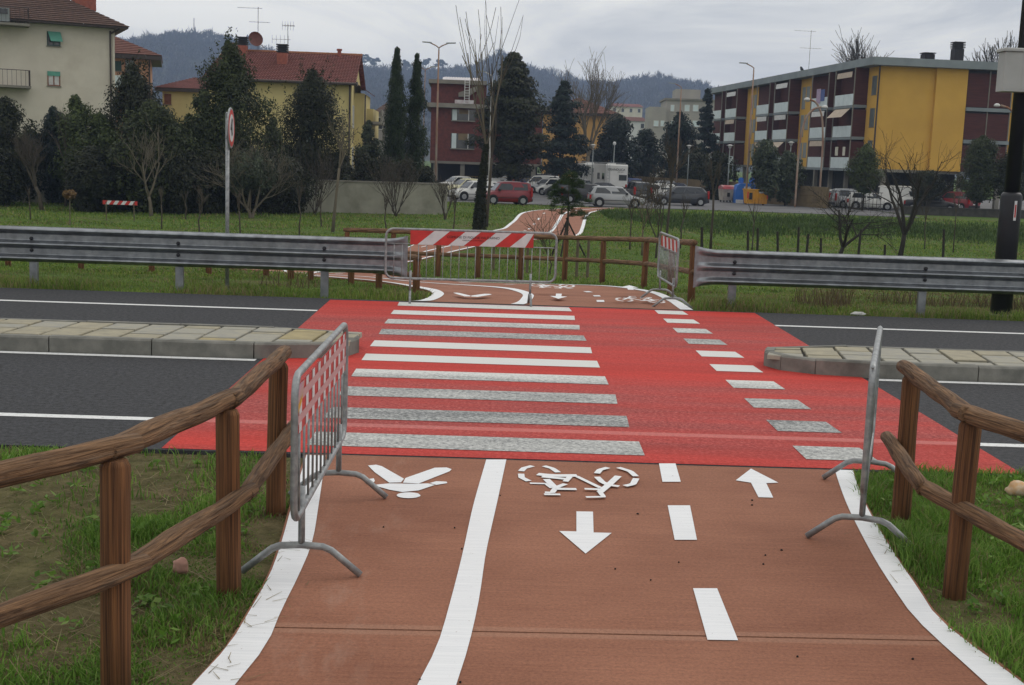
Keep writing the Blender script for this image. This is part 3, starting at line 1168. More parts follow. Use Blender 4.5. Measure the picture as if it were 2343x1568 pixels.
def far_board(t, h, top):
    bd = stripes(-.92, .93, .875, 1.085, 8, -.012, .25, t)
    for txt, size, x, z in (('COMUNE DI FIGLINE VALDARNO', .052, 0.02, .985), ('ASSESSORATO LAVORI PUBBLICI', .022, .02, .95)):
        cu = bpy.data.curves.new('lettering', 'FONT')
        cu.body = txt
        cu.size = size
        cu.align_x = 'CENTER'
        cu.space_character = 1.02
        tmp = bpy.data.objects.new('tmp', cu)
        COL.objects.link(tmp)
        me = bpy.data.meshes.new_from_object(tmp.evaluated_get(bpy.context.evaluated_depsgraph_get()))
        bpy.data.objects.remove(tmp)
        me.materials.append(MATS['black'])
        o = bpy.data.objects.new('lettering', me)
        COL.objects.link(o)
        o.parent = bd
        o.matrix_local = Matrix.Translation((x, -.012 - .008, z)) @ Matrix.Rotation(math.pi / 2, 4, 'X')


def gingham(t, h, top):
    x0, x1, z0, z1 = -h + .03, h - .06, .80, 1.05
    bd = MB().box((x0, -.008, z0), (x1, -.003, z1)).build('banner', 'board_red', t)
    n = 9
    for sd_ in (-1, 1):
        y = -.0055 + sd_ * .0045
        for k in range(n):
            a = lerp(x0, x1, (k + .25) / n)
            q = [(a, y, z0), (a + .085, y, z0), (a + .085, y, z1), (a, y, z1)]
            MB().sheet(q if sd_ < 0 else q[::-1]).build('pale_stripe', 'board_white', bd)
        for zz in (.85, .96):
            q = [(x0, y + sd_ * .001, zz), (x1, y + sd_ * .001, zz), (x1, y + sd_ * .001, zz + .045), (x0, y + sd_ * .001, zz + .045)]
            MB().sheet(q if sd_ < 0 else q[::-1]).build('cross_stripe', 'banner_mid', bd)
        q = [(x0, y + sd_ * .002, .93), (x0 + .16, y + sd_ * .002, .97), (x0 + .2, y + sd_ * .002, z1), (x0, y + sd_ * .002, z1)]
        MB().sheet(q if sd_ < 0 else q[::-1]).build('print_patch', 'banner_pink', bd)
        q = [(x0, y + sd_ * .003, .91), (x0 + .11, y + sd_ * .003, .95), (x0 + .14, y + sd_ * .003, .985), (x0, y + sd_ * .003, .955)]
        MB().sheet(q if sd_ < 0 else q[::-1]).build('print_patch', 'banner_yellow', bd)


barrier('crowd_barrier', 'galvanised crowd barrier with a red and white gingham banner', (-.93, 6.34, 0), (-.92, 7.86, 0), board=gingham, length=2.05, bars=12)
barrier('crowd_barrier', 'galvanised crowd barrier without any board beside the log fence and lush grass', (2.26, 7.17, 0), (2.74, 8.62, 0), length=2.0)
barrier('crowd_barrier', 'long galvanised crowd barrier with a diagonal red and white lettered board', (-1.17, 18.78, 0), (.64, 18.9, 0), length=2.56, board=far_board, bars=20, foot=.22)


def small_board(t, h, top):
    stripes(-h + .06, h - .14, .86, 1.06, 9, -.01, .1, t)


barrier('crowd_barrier', 'galvanised crowd barrier with a small striped board beside a guardrail terminal', (2.89, 19.45, 0), (2.86, 20.75, 0), z0=-.02, z1=-.06, length=1.85, board=small_board, bars=14)

# ------------------------------------------------------------------ speed limit sign
def text_mesh(body, size, name, mat, parent, mtx):
    cu = bpy.data.curves.new('t', 'FONT')
    cu.body = body
    cu.size = size
    cu.align_x = 'CENTER'
    cu.align_y = 'CENTER'
    cu.offset = size * .012
    tmp = bpy.data.objects.new('tmp', cu)
    COL.objects.link(tmp)
    me = bpy.data.meshes.new_from_object(tmp.evaluated_get(bpy.context.evaluated_depsgraph_get()))
    bpy.data.objects.remove(tmp)
    me.materials.append(MATS[mat])
    o = bpy.data.objects.new(name, me)
    COL.objects.link(o)
    o.parent = parent
    o.matrix_local = mtx
    return o


sg = thing('speed_limit_sign', 'round red-rimmed speed limit 40 sign on a grey pole behind the guardrail', 'road sign', (-4.13, 19.85, -.06))
MB().tube([(0, 0, -.3), (0, 0, 2.78)], .03, 12).build('pole', 'galvanised', sg, True)
MB().lathe([(.031, 0), (.033, .01), (.02, .035)], 12, (0, 0, 2.78)).build('cap', 'galvanised', sg, True)
RX = Matrix.Translation((.05, -.0, 2.57)) @ Matrix.Rotation(math.radians(2.5), 4, 'Z') @ Matrix.Rotation(math.pi / 2, 4, 'Y')
dsc = MB().lathe([(.30, -.012), (.305, 0), (.30, .012)], 40).build('disc', 'board_red', sg)
dsc.matrix_local = RX
MB().lathe([(.285, .0125), (.285, .014)], 40).build('rim_face', 'board_red', dsc)
MB().lathe([(.212, .0145), (.212, .016)], 40).build('white_field', 'board_white', dsc)
MB().lathe([(.312, -.014), (.318, 0), (.312, .010), (.302, .0122)], 40).build('edge', 'galvanised', dsc)
text_mesh('40', .30, 'numerals', 'black', dsc, Matrix.Translation((0, 0, .018)) @ Matrix.Rotation(math.pi / 2, 4, 'Z') @ Matrix.Scale(.8, 4, (1, 0, 0)) @ Matrix.Scale(1.25, 4, (0, 1, 0)))
for z in (2.41, 2.74):
    MB().lathe([(.036, 0), (.036, .03)], 12, (0, 0, z)).build('clamp', 'galvanised', sg)

# ------------------------------------------------------------------ dark lamp column with cabinet
CBX = at(2296, 160, 19.55).x - 8.28; CZ0 = at(2296, 209, 19.55).z + .05; CZ1 = at(2296, 117, 19.55).z + .05
lc = thing('lamp_column', 'thick dark lamp column carrying a pale grey box behind the guardrail', 'lamp post', (8.28, 19.95, -.05))
MB().lathe([(.165, -.3), (.165, 1.93), (.16, 1.95), (.13, 1.99)], 24).build('lower_shaft', 'dark_metal', lc, True)
MB().lathe([(.115, 1.98), (.105, 6.5), (.09, 9.0)], 24).build('upper_shaft', 'dark_metal', lc, True)
MB().lathe([(.21, -.05), (.20, .03), (.168, .05)], 20).build('base_collar', 'kerb_stone', lc)
bx = MB().bbox((CBX, -.42, CZ0), (CBX + .6, -.13, CZ1), .015).build('cabinet', 'box_grey', lc)
MB().bbox((CBX - .03, -.45, CZ1), (CBX + .63, -.10, CZ1 + .05), .015).build('cabinet_lid', 'box_grey', bx)
MB().box((CBX + .28, -.425, CZ0 + .03), (CBX + .57, -.4205, CZ1 - .04)).build('cabinet_door', 'box_grey', bx)
MB().box((-.01, -.172, 1.55), (.03, -.166, 1.86)).build('sticker', 'board_white', lc)
MB().box((.0, -.1735, 1.60), (.022, -.1722, 1.80)).build('sticker_print', 'board_red', lc)

# ------------------------------------------------------------------ buildings
mk('plaster_cream', (0.62, 0.575, 0.48), (0.56, 0.515, 0.43), sc=.7, det=6, rough=.9, dirt=(.46, .41, .33), dsc=.5)
mk('plaster_orange', (0.46, 0.25, 0.14), (0.40, 0.22, 0.13), sc=.7, rough=.9)
mk('plaster_yellow', (0.62, 0.52, 0.24), (0.54, 0.45, 0.21), sc=.6, det=6, rough=.9)
mk('plaster_ochre', (0.62, 0.37, 0.075), (0.55, 0.325, 0.065), sc=.35, det=6, rough=.88)
mk('plaster_oldgold', (0.55, 0.32, 0.10), (0.46, 0.27, 0.10), sc=.6, rough=.9)
mk('tower_grey', (0.36, 0.34, 0.30), (0.30, 0.285, 0.26), sc=.4, rough=.9)
mk('brick_red', (0.15, 0.048, 0.040), (0.10, 0.034, 0.030), sc=3, det=6, rough=.9)
mk('brick_chimney', (0.33, 0.11, 0.075), (0.24, 0.08, 0.06), sc=5, rough=.9)
mk('concrete_band', (0.24, 0.225, 0.19), (0.18, 0.17, 0.145), sc=1, det=7, rough=.9)
mk('cornice_blue', (0.24, 0.275, 0.285), (0.19, 0.22, 0.23), sc=.6, rough=.8)
mk('panel_pale', (0.60, 0.68, 0.69), (0.53, 0.61, 0.62), sc=2, rough=.6)
mk('screen_brown', (0.085, 0.028, 0.024), (0.06, 0.020, 0.019), sc=.8, rough=.85, stretch=(1, 1, 12))
mk('roof_brown', (0.115, 0.068, 0.052), (0.07, 0.045, 0.038), sc=4, det=7, rough=.9, island=.12)
mk('roof_red', (0.25, 0.098, 0.085), (0.165, 0.072, 0.064), sc=5, det=7, rough=.85, island=.12)
mk('roof_terracotta', (0.18, 0.075, 0.055), (0.12, 0.055, 0.043), sc=4, det=7, rough=.85)
mk('ridge_tile', (0.30, 0.12, 0.06), (.20, .09, .05), sc=6, rough=.9)
mk('shutter_green', (0.11, 0.33, 0.25), (0.09, 0.28, 0.21), sc=3, rough=.6)
mk('shutter_dark', (0.03, 0.07, 0.055), rough=.6)
mk('shutter_grey', (0.26, 0.29, 0.29), (0.21, 0.235, 0.235), sc=2, rough=.6)
mk('frame_white', (0.62, 0.62, 0.60), rough=.6)
mk('frame_wood', (0.22, 0.09, 0.05), rough=.6)
mk('rusty', (0.34, 0.30, 0.25), (0.24, 0.10, 0.05), sc=1.2, det=6, rough=.8, vec='OBJ', stretch=(1, 1, .35))
mk('white_pole', (0.55, 0.55, 0.53), rough=.5)
mk('gutter', (0.06, 0.045, 0.04), rough=.5)
mk('solar', (0.5, 0.42, 0.44), (0.62, 0.6, 0.6), sc=3, rough=.3)
mk('wall_tan', (0.20, 0.15, 0.085), (0.15, 0.115, 0.07), sc=1.2, det=7, rough=.95)
mk('wall_cream', (0.36, 0.345, 0.285), (0.25, 0.245, 0.20), sc=.8, det=8, rough=.95, dirt=(.13, .125, .09), dsc=.6, vec='POS')
mk('wall_stone', (0.07, 0.066, 0.06), (0.04, 0.038, 0.035), sc=3, det=8, rough=.95)
mk('awning', (0.5, 0.42, 0.33), (.42, .34, .27), sc=3, rough=.8)
mk('awning_pink', (0.36, 0.22, 0.19), (.45, .33, .28), sc=5, rough=.8, stretch=(6, 6, .2))
mk('cloth_blue', (0.10, 0.14, 0.32), rough=.9)
mk('cloth_lilac', (0.42, 0.33, 0.45), rough=.9)
mk('cloth_white', (0.62, 0.6, 0.5), rough=.9)
mk('dish_brown', (0.13, 0.04, 0.03), rough=.5)

GZ = -1.0


class Bld:
    def __init__(self, name, label, o, rz, cat='building', z=GZ):
        self.o = Vector((o[0], o[1], z))
        self.rz = rz
        self.t = thing(name, label, cat, self.o, rz)
        c, s = math.cos(rz), math.sin(rz)
        self.ux, self.uy = Vector((c, s, 0)), Vector((-s, c, 0))

    def F(self, px, py, off=0.0):
        """photograph point on the front plane (local y = off) -> local x, z"""
        r = ray(px, py)
        e = Vector((0, 0, EYE))
        t = (self.o + self.uy * off - e).dot(self.uy) / r.dot(self.uy)
        p = e + r * t - self.o
        return p.dot(self.ux), p.z

    def S(self, px, py, off=0.0):
        """photograph point on a side plane (local x = off) -> local y, z"""
        r = ray(px, py)
        e = Vector((0, 0, EYE))
        t = (self.o + self.ux * off - e).dot(self.ux) / r.dot(self.ux)
        p = e + r * t - self.o
        return p.dot(self.uy), p.z

    def box(self, name, lo, hi, mat, parent=None):
        return MB().box(lo, hi).build(name, mat, parent or self.t)

    def window(self, x0, x1, z0, z1, y=0.0, frame='frame_white', glass='glass', split=True, side=None):
        """window in the plane y; side: plane local x instead"""
        fw = .07

        def bx(m, a0, a1, c0, c1, d0, d1):
            if side is None:
                m.box((a0, y + d0, c0), (a1, y + d1, c1))
            else:
                m.box((side - d1 if side <= 0 else side - d1, a0, c0), (side - d0, a1, c1))
        m = MB()
        bx(m, x0, x1, z0, z0 + fw, -.05, .02); bx(m, x0, x1, z1 - fw, z1, -.05, .02)
        bx(m, x0, x0 + fw, z0 + fw, z1 - fw, -.05, .02); bx(m, x1 - fw, x1, z0 + fw, z1 - fw, -.05, .02)
        if split:
            c = (x0 + x1) / 2
            bx(m, c - fw / 2, c + fw / 2, z0 + fw, z1 - fw, -.05, .02)
        wn = m.build('window', frame, self.t)
        m = MB()
        bx(m, x0 + fw, x1 - fw, z0 + fw, z1 - fw, -.012, .01)
        m.build('pane', glass, wn)
        m = MB()
        bx(m, x0 - .06, x1 + .06, z0 - .06, z0, -.09, .02)
        m.build('sill', 'concrete_band', wn)
        return wn


def courses(m, a0, a1, b0, b1, n, th=.05, cols=0):
    """stepped tile courses between eave a0-a1 and top b0-b1"""
    a0, a1, b0, b1 = map(Vector, (a0, a1, b0, b1))
    nrm = (a1 - a0).cross(b0 - a0).normalized()
    for k in range(n):
        p0, p1 = a0.lerp(b0, k / n), a1.lerp(b1, k / n)
        q0, q1 = a0.lerp(b0, (k + 1) / n), a1.lerp(b1, (k + 1) / n)
        up = nrm * th
        if cols:
            mm = cols
            top, bot = [], []
            for j in range(mm * 2 + 1):
                s = j / (mm * 2)
                w_ = nrm * (.06 if j % 2 else 0.0)
                bot.append(p0.lerp(p1, s) + up + w_); top.append(q0.lerp(q1, s) + w_ * .6)
            m.ribbon(bot, top)
            m.ribbon([p0.lerp(p1, j / (mm * 2)) for j in range(mm * 2 + 1)], bot)
        else:
            m.add([p0 + up, p1 + up, q1, q0, p0, p1], [(0, 1, 2, 3), (4, 5, 1, 0)])


def chimney(b, x, y, z0, z1, s=.35, parent=None, cap=4, mat='brick_chimney'):
    ch = MB().box((x - s, y - s, z0), (x + s, y + s, z1)).build('chimney', mat, parent or b.t)
    m = MB()
    for k in range(cap):
        z = z1 + k * .16
        m.box((x - s * 1.15, y - s * 1.15, z + .06), (x + s * 1.15, y + s * 1.15, z + .14))
        m.box((x - s * .8, y - s * .8, z), (x + s * .8, y + s * .8, z + .06))
    m.build('chimney_cap', 'plastic_dark', ch)
    return ch


def antenna(b, x, y, z0, h, arms=((.95, .9, 0), (.55, 1.1, .25)), birds=0):
    m = MB()
    m.tube([(x, y, z0), (x, y, z0 + h)], .022, 5)
    for fr, ln, offx in arms:
        z = z0 + h * fr
        m.tube([(x - ln + offx, y, z), (x + ln * .8 + offx, y, z)], .016, 4)
        for k in range(5):
            xx = x - ln + offx + k * ln * .4
            m.tube([(xx, y - .2, z), (xx, y + .2, z)], .008, 3)
            if len(arms) > 2:
                m.tube([(xx, y, z - .3), (xx, y, z + .3)], .010, 3)
    return m.build('antenna', 'gutter', b.t)


# --- cream house
b = Bld('cream_house', 'tall cream plastered house with a dark hipped roof and green shutters', (at(262, 235, 88).x, 88), math.radians(24), 'house')
ze = b.F(262, 62)[1]
b.box('wall', (-16, 0, 0), (0, 11, ze), 'plaster_cream')
ov = .9
rid = ze + 3.3
m = MB()
C0 = [(-16.9, -ov, ze - .02), (ov, -ov, ze - .02), (ov, 11.9, ze - .02), (-16.9, 11.9, ze - .02)]
R0, R1 = (-10.2, 5.5, rid), (-5.4, 5.5, rid)
courses(m, C0[0], C0[1], R0, R1, 22)
courses(m, C0[1], C0[2], R1, R1, 22)
courses(m, C0[2], C0[3], R1, R0, 10)
courses(m, C0[3], C0[0], R0, R0, 10)
rf = m.build('roof', 'roof_brown', b.t)
b.box('eave', (-16.85, -ov + .05, ze - .14), (ov - .05, 11.85, ze - .03), 'gutter', rf)
x, z = b.F(190, 10, 3.5)
chimney(b, x, 3.2, ze + 1.2, ze + 3.6, .75, rf, 3, 'brick_chimney')
x0, z1 = b.F(107, 72); x1, z0 = b.F(138, 107)
b.window(x0, x1, z0, z1, glass='glass', frame='shutter_dark')
m = MB(); m.add([(x0 + .05, -.06, z1), (x1, -.06, z1), (x1 + .12, -.55, z0 + .28), (x0 + .2, -.55, z0 + .28), (x0 + .05, -.09, z1), (x1, -.09, z1), (x1 + .12, -.58, z0 + .28), (x0 + .2, -.58, z0 + .28)], [(3, 2, 1, 0), (4, 5, 6, 7), (0, 1, 5, 4), (2, 3, 7, 6), (1, 2, 6, 5), (3, 0, 4, 7)])
m.build('shutter', 'shutter_green', b.t)
x0, z1 = b.F(108, 163); x1, z0 = b.F(138, 198)
wn = b.window(x0, x1, z0, z1, frame='frame_wood', glass='frame_white')
b.box('shutter_box', (x0, -.07, z1 - .3), (x1, -.055, z1), 'shutter_green', wn)
x, z = b.F(258, 62)
MB().tube([(-.25, -.12, ze - .3), (-.25, -.12, 0)], .06, 8).build('downpipe', 'gutter', b.t)
MB().tube([(.3, -.6, ze - .15), (-.25, -.12, ze - .5)], .06, 8).build('downpipe', 'gutter', b.t)
b.box('corner_strip', (-.10, -.05, 0), (.05, .0, ze - .3), 'plaster_cream')
x0, _ = b.F(28, 100, -1.4)
for pz in (b.F(20, 52, -1.4)[1], b.F(20, 195, -1.4)[1]):
    bal = b.box('balcony', (-14, -1.5, pz - .15), (x0 + 1.1, 0, pz), 'concrete_band')
    m = MB()
    for k in range(12):
        xx = x0 + 1.05 - k * .28
        m.tube([(xx, -1.45, pz), (xx, -1.45, pz + 1.0)], .015, 4)
    for k in range(5):
        m.tube([(x0 + 1.05, -1.45 + k * .32, pz), (x0 + 1.05, -1.45 + k * .32, pz + 1.0)], .015, 4)
    m.tube([(x0 + 1.05, 0, pz + 1), (x0 + 1.05, -1.45, pz + 1), (-14, -1.45, pz + 1)], .025, 5)
    m.build('railing', 'gutter', bal)
x0, z1 = b.F(0, 3, -1.2); x1, z0 = b.F(22, 50, -1.2)
ver = b.box('glazed_veranda', (-13, -1.2, z0), (x1, -.0, ze + .6), 'shutter_grey')
for k in range(3):
    b.box('pane', (x1 - .7 - k * 1.1, -1.25, z0 + .8), (x1 - .1 - k * 1.1, -1.205, ze + .2), 'glass', ver)

# --- orange house behind it
b = Bld('orange_house', 'orange plastered house with a brown roof half hidden by the cream house', (at(345, 250, 108).x, 108), math.radians(14), 'house')
ze = b.F(345, 128)[1]
b.box('wall', (-9, 0, 0), (0, 9, ze), 'plaster_orange')
m = MB()
C0 = [(-9.8, -.8, ze), (.9, -.8, ze), (.9, 9.8, ze), (-9.8, 9.8, ze)]
R0, R1 = (-7.0, 4.5, ze + 2.3), (-4.5, 4.5, ze + 2.3)
for a, c, d, e in ((0, 1, R0, R1), (1, 2, R1, R1), (2, 3, R1, R0), (3, 0, R0, R0)):
    courses(m, C0[a], C0[c], d, e, 14)
rf = m.build('roof', 'roof_terracotta', b.t)
b.box('eave', (-9.75, -.75, ze - .35), (.85, 9.75, ze - .01), 'gutter', rf)
x0, z1 = b.F(262, 140); x1, z0 = b.F(278, 163)
b.window(x0, x1, z0, z1, frame='shutter_dark', glass='shutter_dark')
x0, z1 = b.F(285, 135); x1, z0 = b.F(308, 165)
b.window(x0, x1, z0, z1, frame='frame_wood', glass='shutter_grey')
b.box('parapet', (-9, -1.0, z0 - 1.4), (-.6, -.8, z0 - .4), 'panel_pale')
MB().tube([(-.1, -.1, 0), (-.1, -.1, ze)], .06, 6).build('downpipe', 'gutter', b.t)

# --- small house with hipped red roof
b = Bld('small_house', 'low pale house with a red hipped roof between the orange and yellow houses', (at(372, 300, 112).x, 112), 0.0, 'house')
x1, ze = b.F(475, 205)
ze = b.F(420, 203)[1]
b.box('wall', (0, 0, 0), (x1, 8, ze), 'plaster_yellow')
zr = b.F(425, 176, 3.5)[1]
m = MB()
C0 = [(-.6, -.6, ze), (x1 + .6, -.6, ze), (x1 + .6, 8.6, ze), (-.6, 8.6, ze)]
rr = (x1 / 2, 4, zr)
for a, c in ((0, 1), (1, 2), (2, 3), (3, 0)):
    courses(m, C0[a], C0[c], rr, rr, 12)
rf = m.build('roof', 'roof_red', b.t)
b.box('eave', (-.55, -.55, ze - .3), (x1 + .55, 8.5, ze - .01), 'gutter', rf)
x0, z1 = b.F(376, 215); xa, z0 = b.F(392, 240)
b.window(x0, xa, z0, z1, frame='frame_wood', glass='frame_wood')

# --- yellow house with red tiled roof
b = Bld('yellow_house', 'pale yellow house with a red tiled gable roof, two capped chimneys and a satellite dish', (at(803, 300, 92).x, 92), math.radians(1.5), 'house')
xl = b.F(478, 190)[0]
ze = b.F(800, 189, -.6)[1]
RD = 4.2
zr = b.F(800, 127, RD)[1]
b.box('wall', (xl, 0, 0), (0, 2 * RD, ze + .1), 'plaster_yellow')
m = MB(); m.add([(0, 0, ze), (0, 2 * RD, ze), (0, RD, zr - .25), (xl, 0, ze), (xl, 2 * RD, ze), (xl, RD, zr - .25)], [(0, 1, 2), (3, 5, 4), (0, 3, 4, 1), (0, 2, 5, 3), (1, 4, 5, 2)])
m.build('gable', 'plaster_yellow', b.t)
m = MB()
courses(m, (xl - .4, -.7, ze - .08), (.35, -.7, ze - .08), (xl - .4 + .7, RD, zr), (.35, RD, zr), 19, .06, 52)
courses(m, (.35, 2 * RD + .7, ze - .08), (xl - .4, 2 * RD + .7, ze - .08), (.35, RD, zr), (xl + .3, RD, zr), 8, .06)
rf = m.build('roof', 'roof_red', b.t)
MB().tube([(xl + .2, RD, zr), (.4, RD, zr)], .14, 8).build('ridge', 'ridge_tile', rf)
MB().tube([(xl - .5, -.78, ze - .12), (.4, -.78, ze - .12)], .10, 8).build('gutter', 'gutter', rf)
b.box('barge_board', (.36, -.75, ze - .25), (.44, .0, ze + .05), 'gutter', rf)
x, z = b.F(555, 120, 3.6)
chimney(b, x, 3.6, zr - 1.2, b.F(555, 105, 3.6)[1], .34, rf)
x, z = b.F(646, 140, 2.4)
chimney(b, x, 2.4, b.F(646, 162, 2.4)[1] - .3, b.F(646, 122, 2.4)[1], .36, rf)
x, z = b.F(776, 130, 3.8)
ch = MB().lathe([(.14, zr - .9), (.14, zr + .25), (.2, zr + .27), (.2, zr + .4)], 10, (x, 3.8, 0)).build('flue', 'brick_chimney', rf)
x, z = b.F(537, 120, 3.8)
MB().lathe([(.14, zr - .9), (.14, zr + .4), (.2, zr + .42), (.2, zr + .55)], 10, (x, 3.8, 0)).build('flue', 'brick_chimney', rf)
x, z = b.F(590, 120, 4.1)
antenna(b, x, 4.1, zr - .2, b.F(590, 10, 4.1)[1] - zr, ((.97, 1.0, -.5), (.68, .85, .2)))
x, z = b.F(658, 120, 4.1)
antenna(b, x, 4.1, zr - .2, b.F(658, 55, 4.1)[1] - zr + .2, ((.95, .5, .1), (.5, .75, -.4), (.93, .5, .1)))
x, z = b.F(584, 92, 3.8)
dish = MB().lathe([(.02, 0), (.2, .02), (.38, .08), (.5, .16), (.5, .19), (.36, .11), (.02, .04)], 20).build('satellite_dish', 'dish_brown', b.t)
dish.matrix_local = Matrix.Translation((x, 3.6, z)) @ Matrix.Rotation(math.radians(28), 4, 'Z') @ Matrix.Rotation(math.radians(75), 4, 'X') @ Matrix.Scale(1.1, 4)
MB().tube([(x + .05, 3.8, z), (x + .4, 5.3, z - .4)], .03, 5).build('dish_arm', 'gutter', b.t)
for q in ((630, 318, 645, 340), (545, 300, 565, 350)):
    x0, z1 = b.F(q[0], q[1]); x1, z0 = b.F(q[2], q[3])
    b.window(x0, x1, z0, z1, frame='shutter_grey', glass='shutter_grey')
x0, z1 = b.F(690, 275); x1, z0 = b.F(715, 350)
b.window(x0, x1, z0, z1, frame='shutter_grey', glass='shutter_dark')
MB().tube([(-.12, -.1, 0), (-.12, -.1, ze - .2), (-.2, -.6, ze - .1)], .07, 8).build('downpipe', 'gutter', b.t)
# stepped side wing with balconies
b.box('side_wing', (0.0, 2.5, 0), (.7, 9, ze - .6), 'plaster_yellow')
b.box('side_wing', (0.7, 5.5, 0), (1.2, 12, ze - 1.6), 'plaster_yellow')
m = MB(); courses(m, (1.0, 1.8, ze - .5), (1.0, 9.6, ze - .5), (-.1, 1.8, ze + .2), (-.1, 9.6, ze + .2), 4)
m.build('side_roof', 'roof_red', b.t)
for k, zz in enumerate((ze - 2.6, ze - 3.9)):
    bal = b.box('balcony', (.7, 3 + 3 * k, zz - .2), (2.0, 7.5 + 3 * k, zz), 'concrete_band')
    b.box('parapet', (1.9, 3 + 3 * k, zz), (2.0, 7.5 + 3 * k, zz + .9), 'concrete_band', bal)
for zz in (2.0, 5.0):
    b.window(.9, 1.9, zz, zz + 1.6, side=.001 + 0.0, frame='frame_white', glass='shutter_grey')
MB().tube([(.8, 2.4, 0), (.8, 2.4, ze - .7)], .06, 6).build('downpipe', 'gutter', b.t)

# --- red brick building on pilotis
b = Bld('brick_building', 'dark red brick building on pillars with pale concrete bands and a roof ladder', (at(985, 300, 126).x, 126), math.radians(1.5), 'building')
X = lambda px, py=240, off=0: b.F(px, py, off)[0]
Z = lambda py, px=1050, off=0: b.F(px, py, off)[1]
zp_, zb, ztp = Z(370), Z(240), Z(188)
xr = X(1242)
b.box('wall', (0, 0, zp_), (xr, 14, zb), 'brick_red')
b.box('upper_wall', (X(985), .3, zb), (X(1112), 12, ztp), 'brick_red')
b.box('cornice', (-.5, -.7, Z(248)), (xr + .5, 14.5, Z(238)), 'concrete_band')
b.box('cornice', (-.3, -.3, Z(193)), (X(1112), 12.5, Z(184)), 'concrete_band')
b.box('slab_band', (0, -.1, zp_ - .25), (xr, 14, zp_ - .003), 'concrete_band')
xa, xb_, = X(1048), X(1092)
m = MB(); m.loft([[(xa, y, Z(222)), (xa + .9, y, Z(222)), (xb_, y, Z(205)), (xb_, y, Z(196)), (xa, y, Z(213))] for y in (-.5, .29)])
m.build('sloped_canopy', 'concrete_band', b.t)
for (q0, q1) in ((251, 276), (306, 340)):
    x0, x1 = X(1033), X(1088)
    z1, z0 = Z(q0), Z(q1)
    b.box('recess', (x0, -.03, z0), (x1, .02, z1), 'glass')
    b.box('window_shutter', (x0 + .1, -.08, z0), (x0 + .55, -.035, z1), 'panel_pale')
    b.box('blind', (x0 + .75, -.06, (z0 + z1) / 2 + .1), (x1 - .7, -.032, z1), 'wall_tan')
    b.box('window_sill', (x0, -.25, z0 - .1), (x1, -.005, z0), 'concrete_band')
    b.box('mullion', (x1 - .7, -.07, z0), (x1 - .62, -.034, z1), 'frame_white')
x0, x1 = X(1165), X(1205)
for (q0, q1) in ((262, 285), (312, 335)):
    b.window(x0, x1, Z(q0), Z(q1) if False else Z(q0) + 1.3) if False else b.window(x0, x1, Z(q1), Z(q0), frame='frame_white')
for px in (1000, 1062, 1110, 1165, 1226):
    xx = X(px)
    b.box('pillar', (xx - .22, .1, 0), (xx + .22, .6, zp_ - .26), 'concrete_band')
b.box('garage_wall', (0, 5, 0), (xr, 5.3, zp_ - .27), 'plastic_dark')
m = MB()
x0 = X(1062)
for s in (0, .45):
    m.tube([(x0 + s, -.9, Z(238)), (x0 + s, -.6, Z(183))], .04, 5)
for k in range(9):
    zz = lerp(Z(238), Z(183), k / 9)
    m.tube([(x0, -.75, zz), (x0 + .45, -.75, zz)], .03, 4)
m.build('ladder', 'frame_white', b.t)
m = MB()
for k in range(14):
    xx = lerp(X(1010), X(1095), k / 14)
    m.add([(xx, .5, ztp + .05), (xx + .38, .5, ztp + .05 + .08), (xx + .38, 4.5, ztp + .75), (xx, 4.5, ztp + .67)], [(0, 1, 2, 3)])
m.build('corrugated_roof', 'solar', b.t)
b.box('skylight', (X(1040), -.4, zb + .1), (X(1083), .2, zb + .45), 'solar')

# --- ochre building with hipped roof
b = Bld('ochre_building', 'old ochre building with a low hipped roof behind bare trees', (at(1312, 300, 165).x, 165), math.radians(-4), 'building')
x1, ze = b.F(1402, 262)
b.box('wall', (-4, 0, 0), (x1, 10, ze), 'plaster_oldgold')
m = MB()
C0 = [(-5, -1, ze), (x1 + 1, -1, ze), (x1 + 1, 11, ze), (-5, 11, ze)]
for a, c in ((0, 1), (1, 2), (2, 3), (3, 0)):
    courses(m, C0[a], C0[c], (x1 / 2 - 2, 5, ze + 2.2), (x1 / 2 - 2, 5, ze + 2.2), 10)
m.build('roof', 'roof_terracotta', b.t)
b.box('eave', (-4.9, -.9, ze - .3), (x1 + .9, 10.9, ze - .02), 'gutter')

# --- grey tower block
b = Bld('tower_block', 'grey flat-roofed tower block far behind the car park', (at(1520, 300, 230).x, 230), math.radians(-3), 'building')
Xt = lambda px: b.F(px, 230)[0]
Zt_ = lambda py: b.F(1560, py)[1]
b.box('wall', (0, 0, 0), (Xt(1640), 12, Zt_(228)), 'tower_grey')
b.box('penthouse', (Xt(1547), 2, Zt_(228)), (Xt(1604), 9, Zt_(203)), 'tower_grey')
b.box('wing', (Xt(1484), -2, 0), (0, 8, Zt_(248)), 'tower_grey')
b.box('roof_edge', (-.3, -.4, Zt_(230)), (Xt(1640), 12.3, Zt_(226)), 'concrete_band')
for q in ((1534, 240, 1542, 256), (1566, 240, 1577, 256), (1585, 240, 1597, 256), (1566, 276, 1580, 291), (1584, 276, 1600, 291), (1534, 276, 1546, 291)):
    x0, z1 = b.F(q[0], q[1]); x1, z0 = b.F(q[2], q[3])
    b.window(x0, x1, z0, z1, frame='frame_white', glass='panel_pale', split=False)
for q in ((1495, 276, 1506, 290), (1511, 276, 1519, 290)):
    x0, z1 = b.F(q[0], q[1], -2); x1, z0 = b.F(q[2], q[3], -2)
    b.window(x0, x1, z0, z1, y=-2, frame='frame_white', glass='panel_pale', split=False)

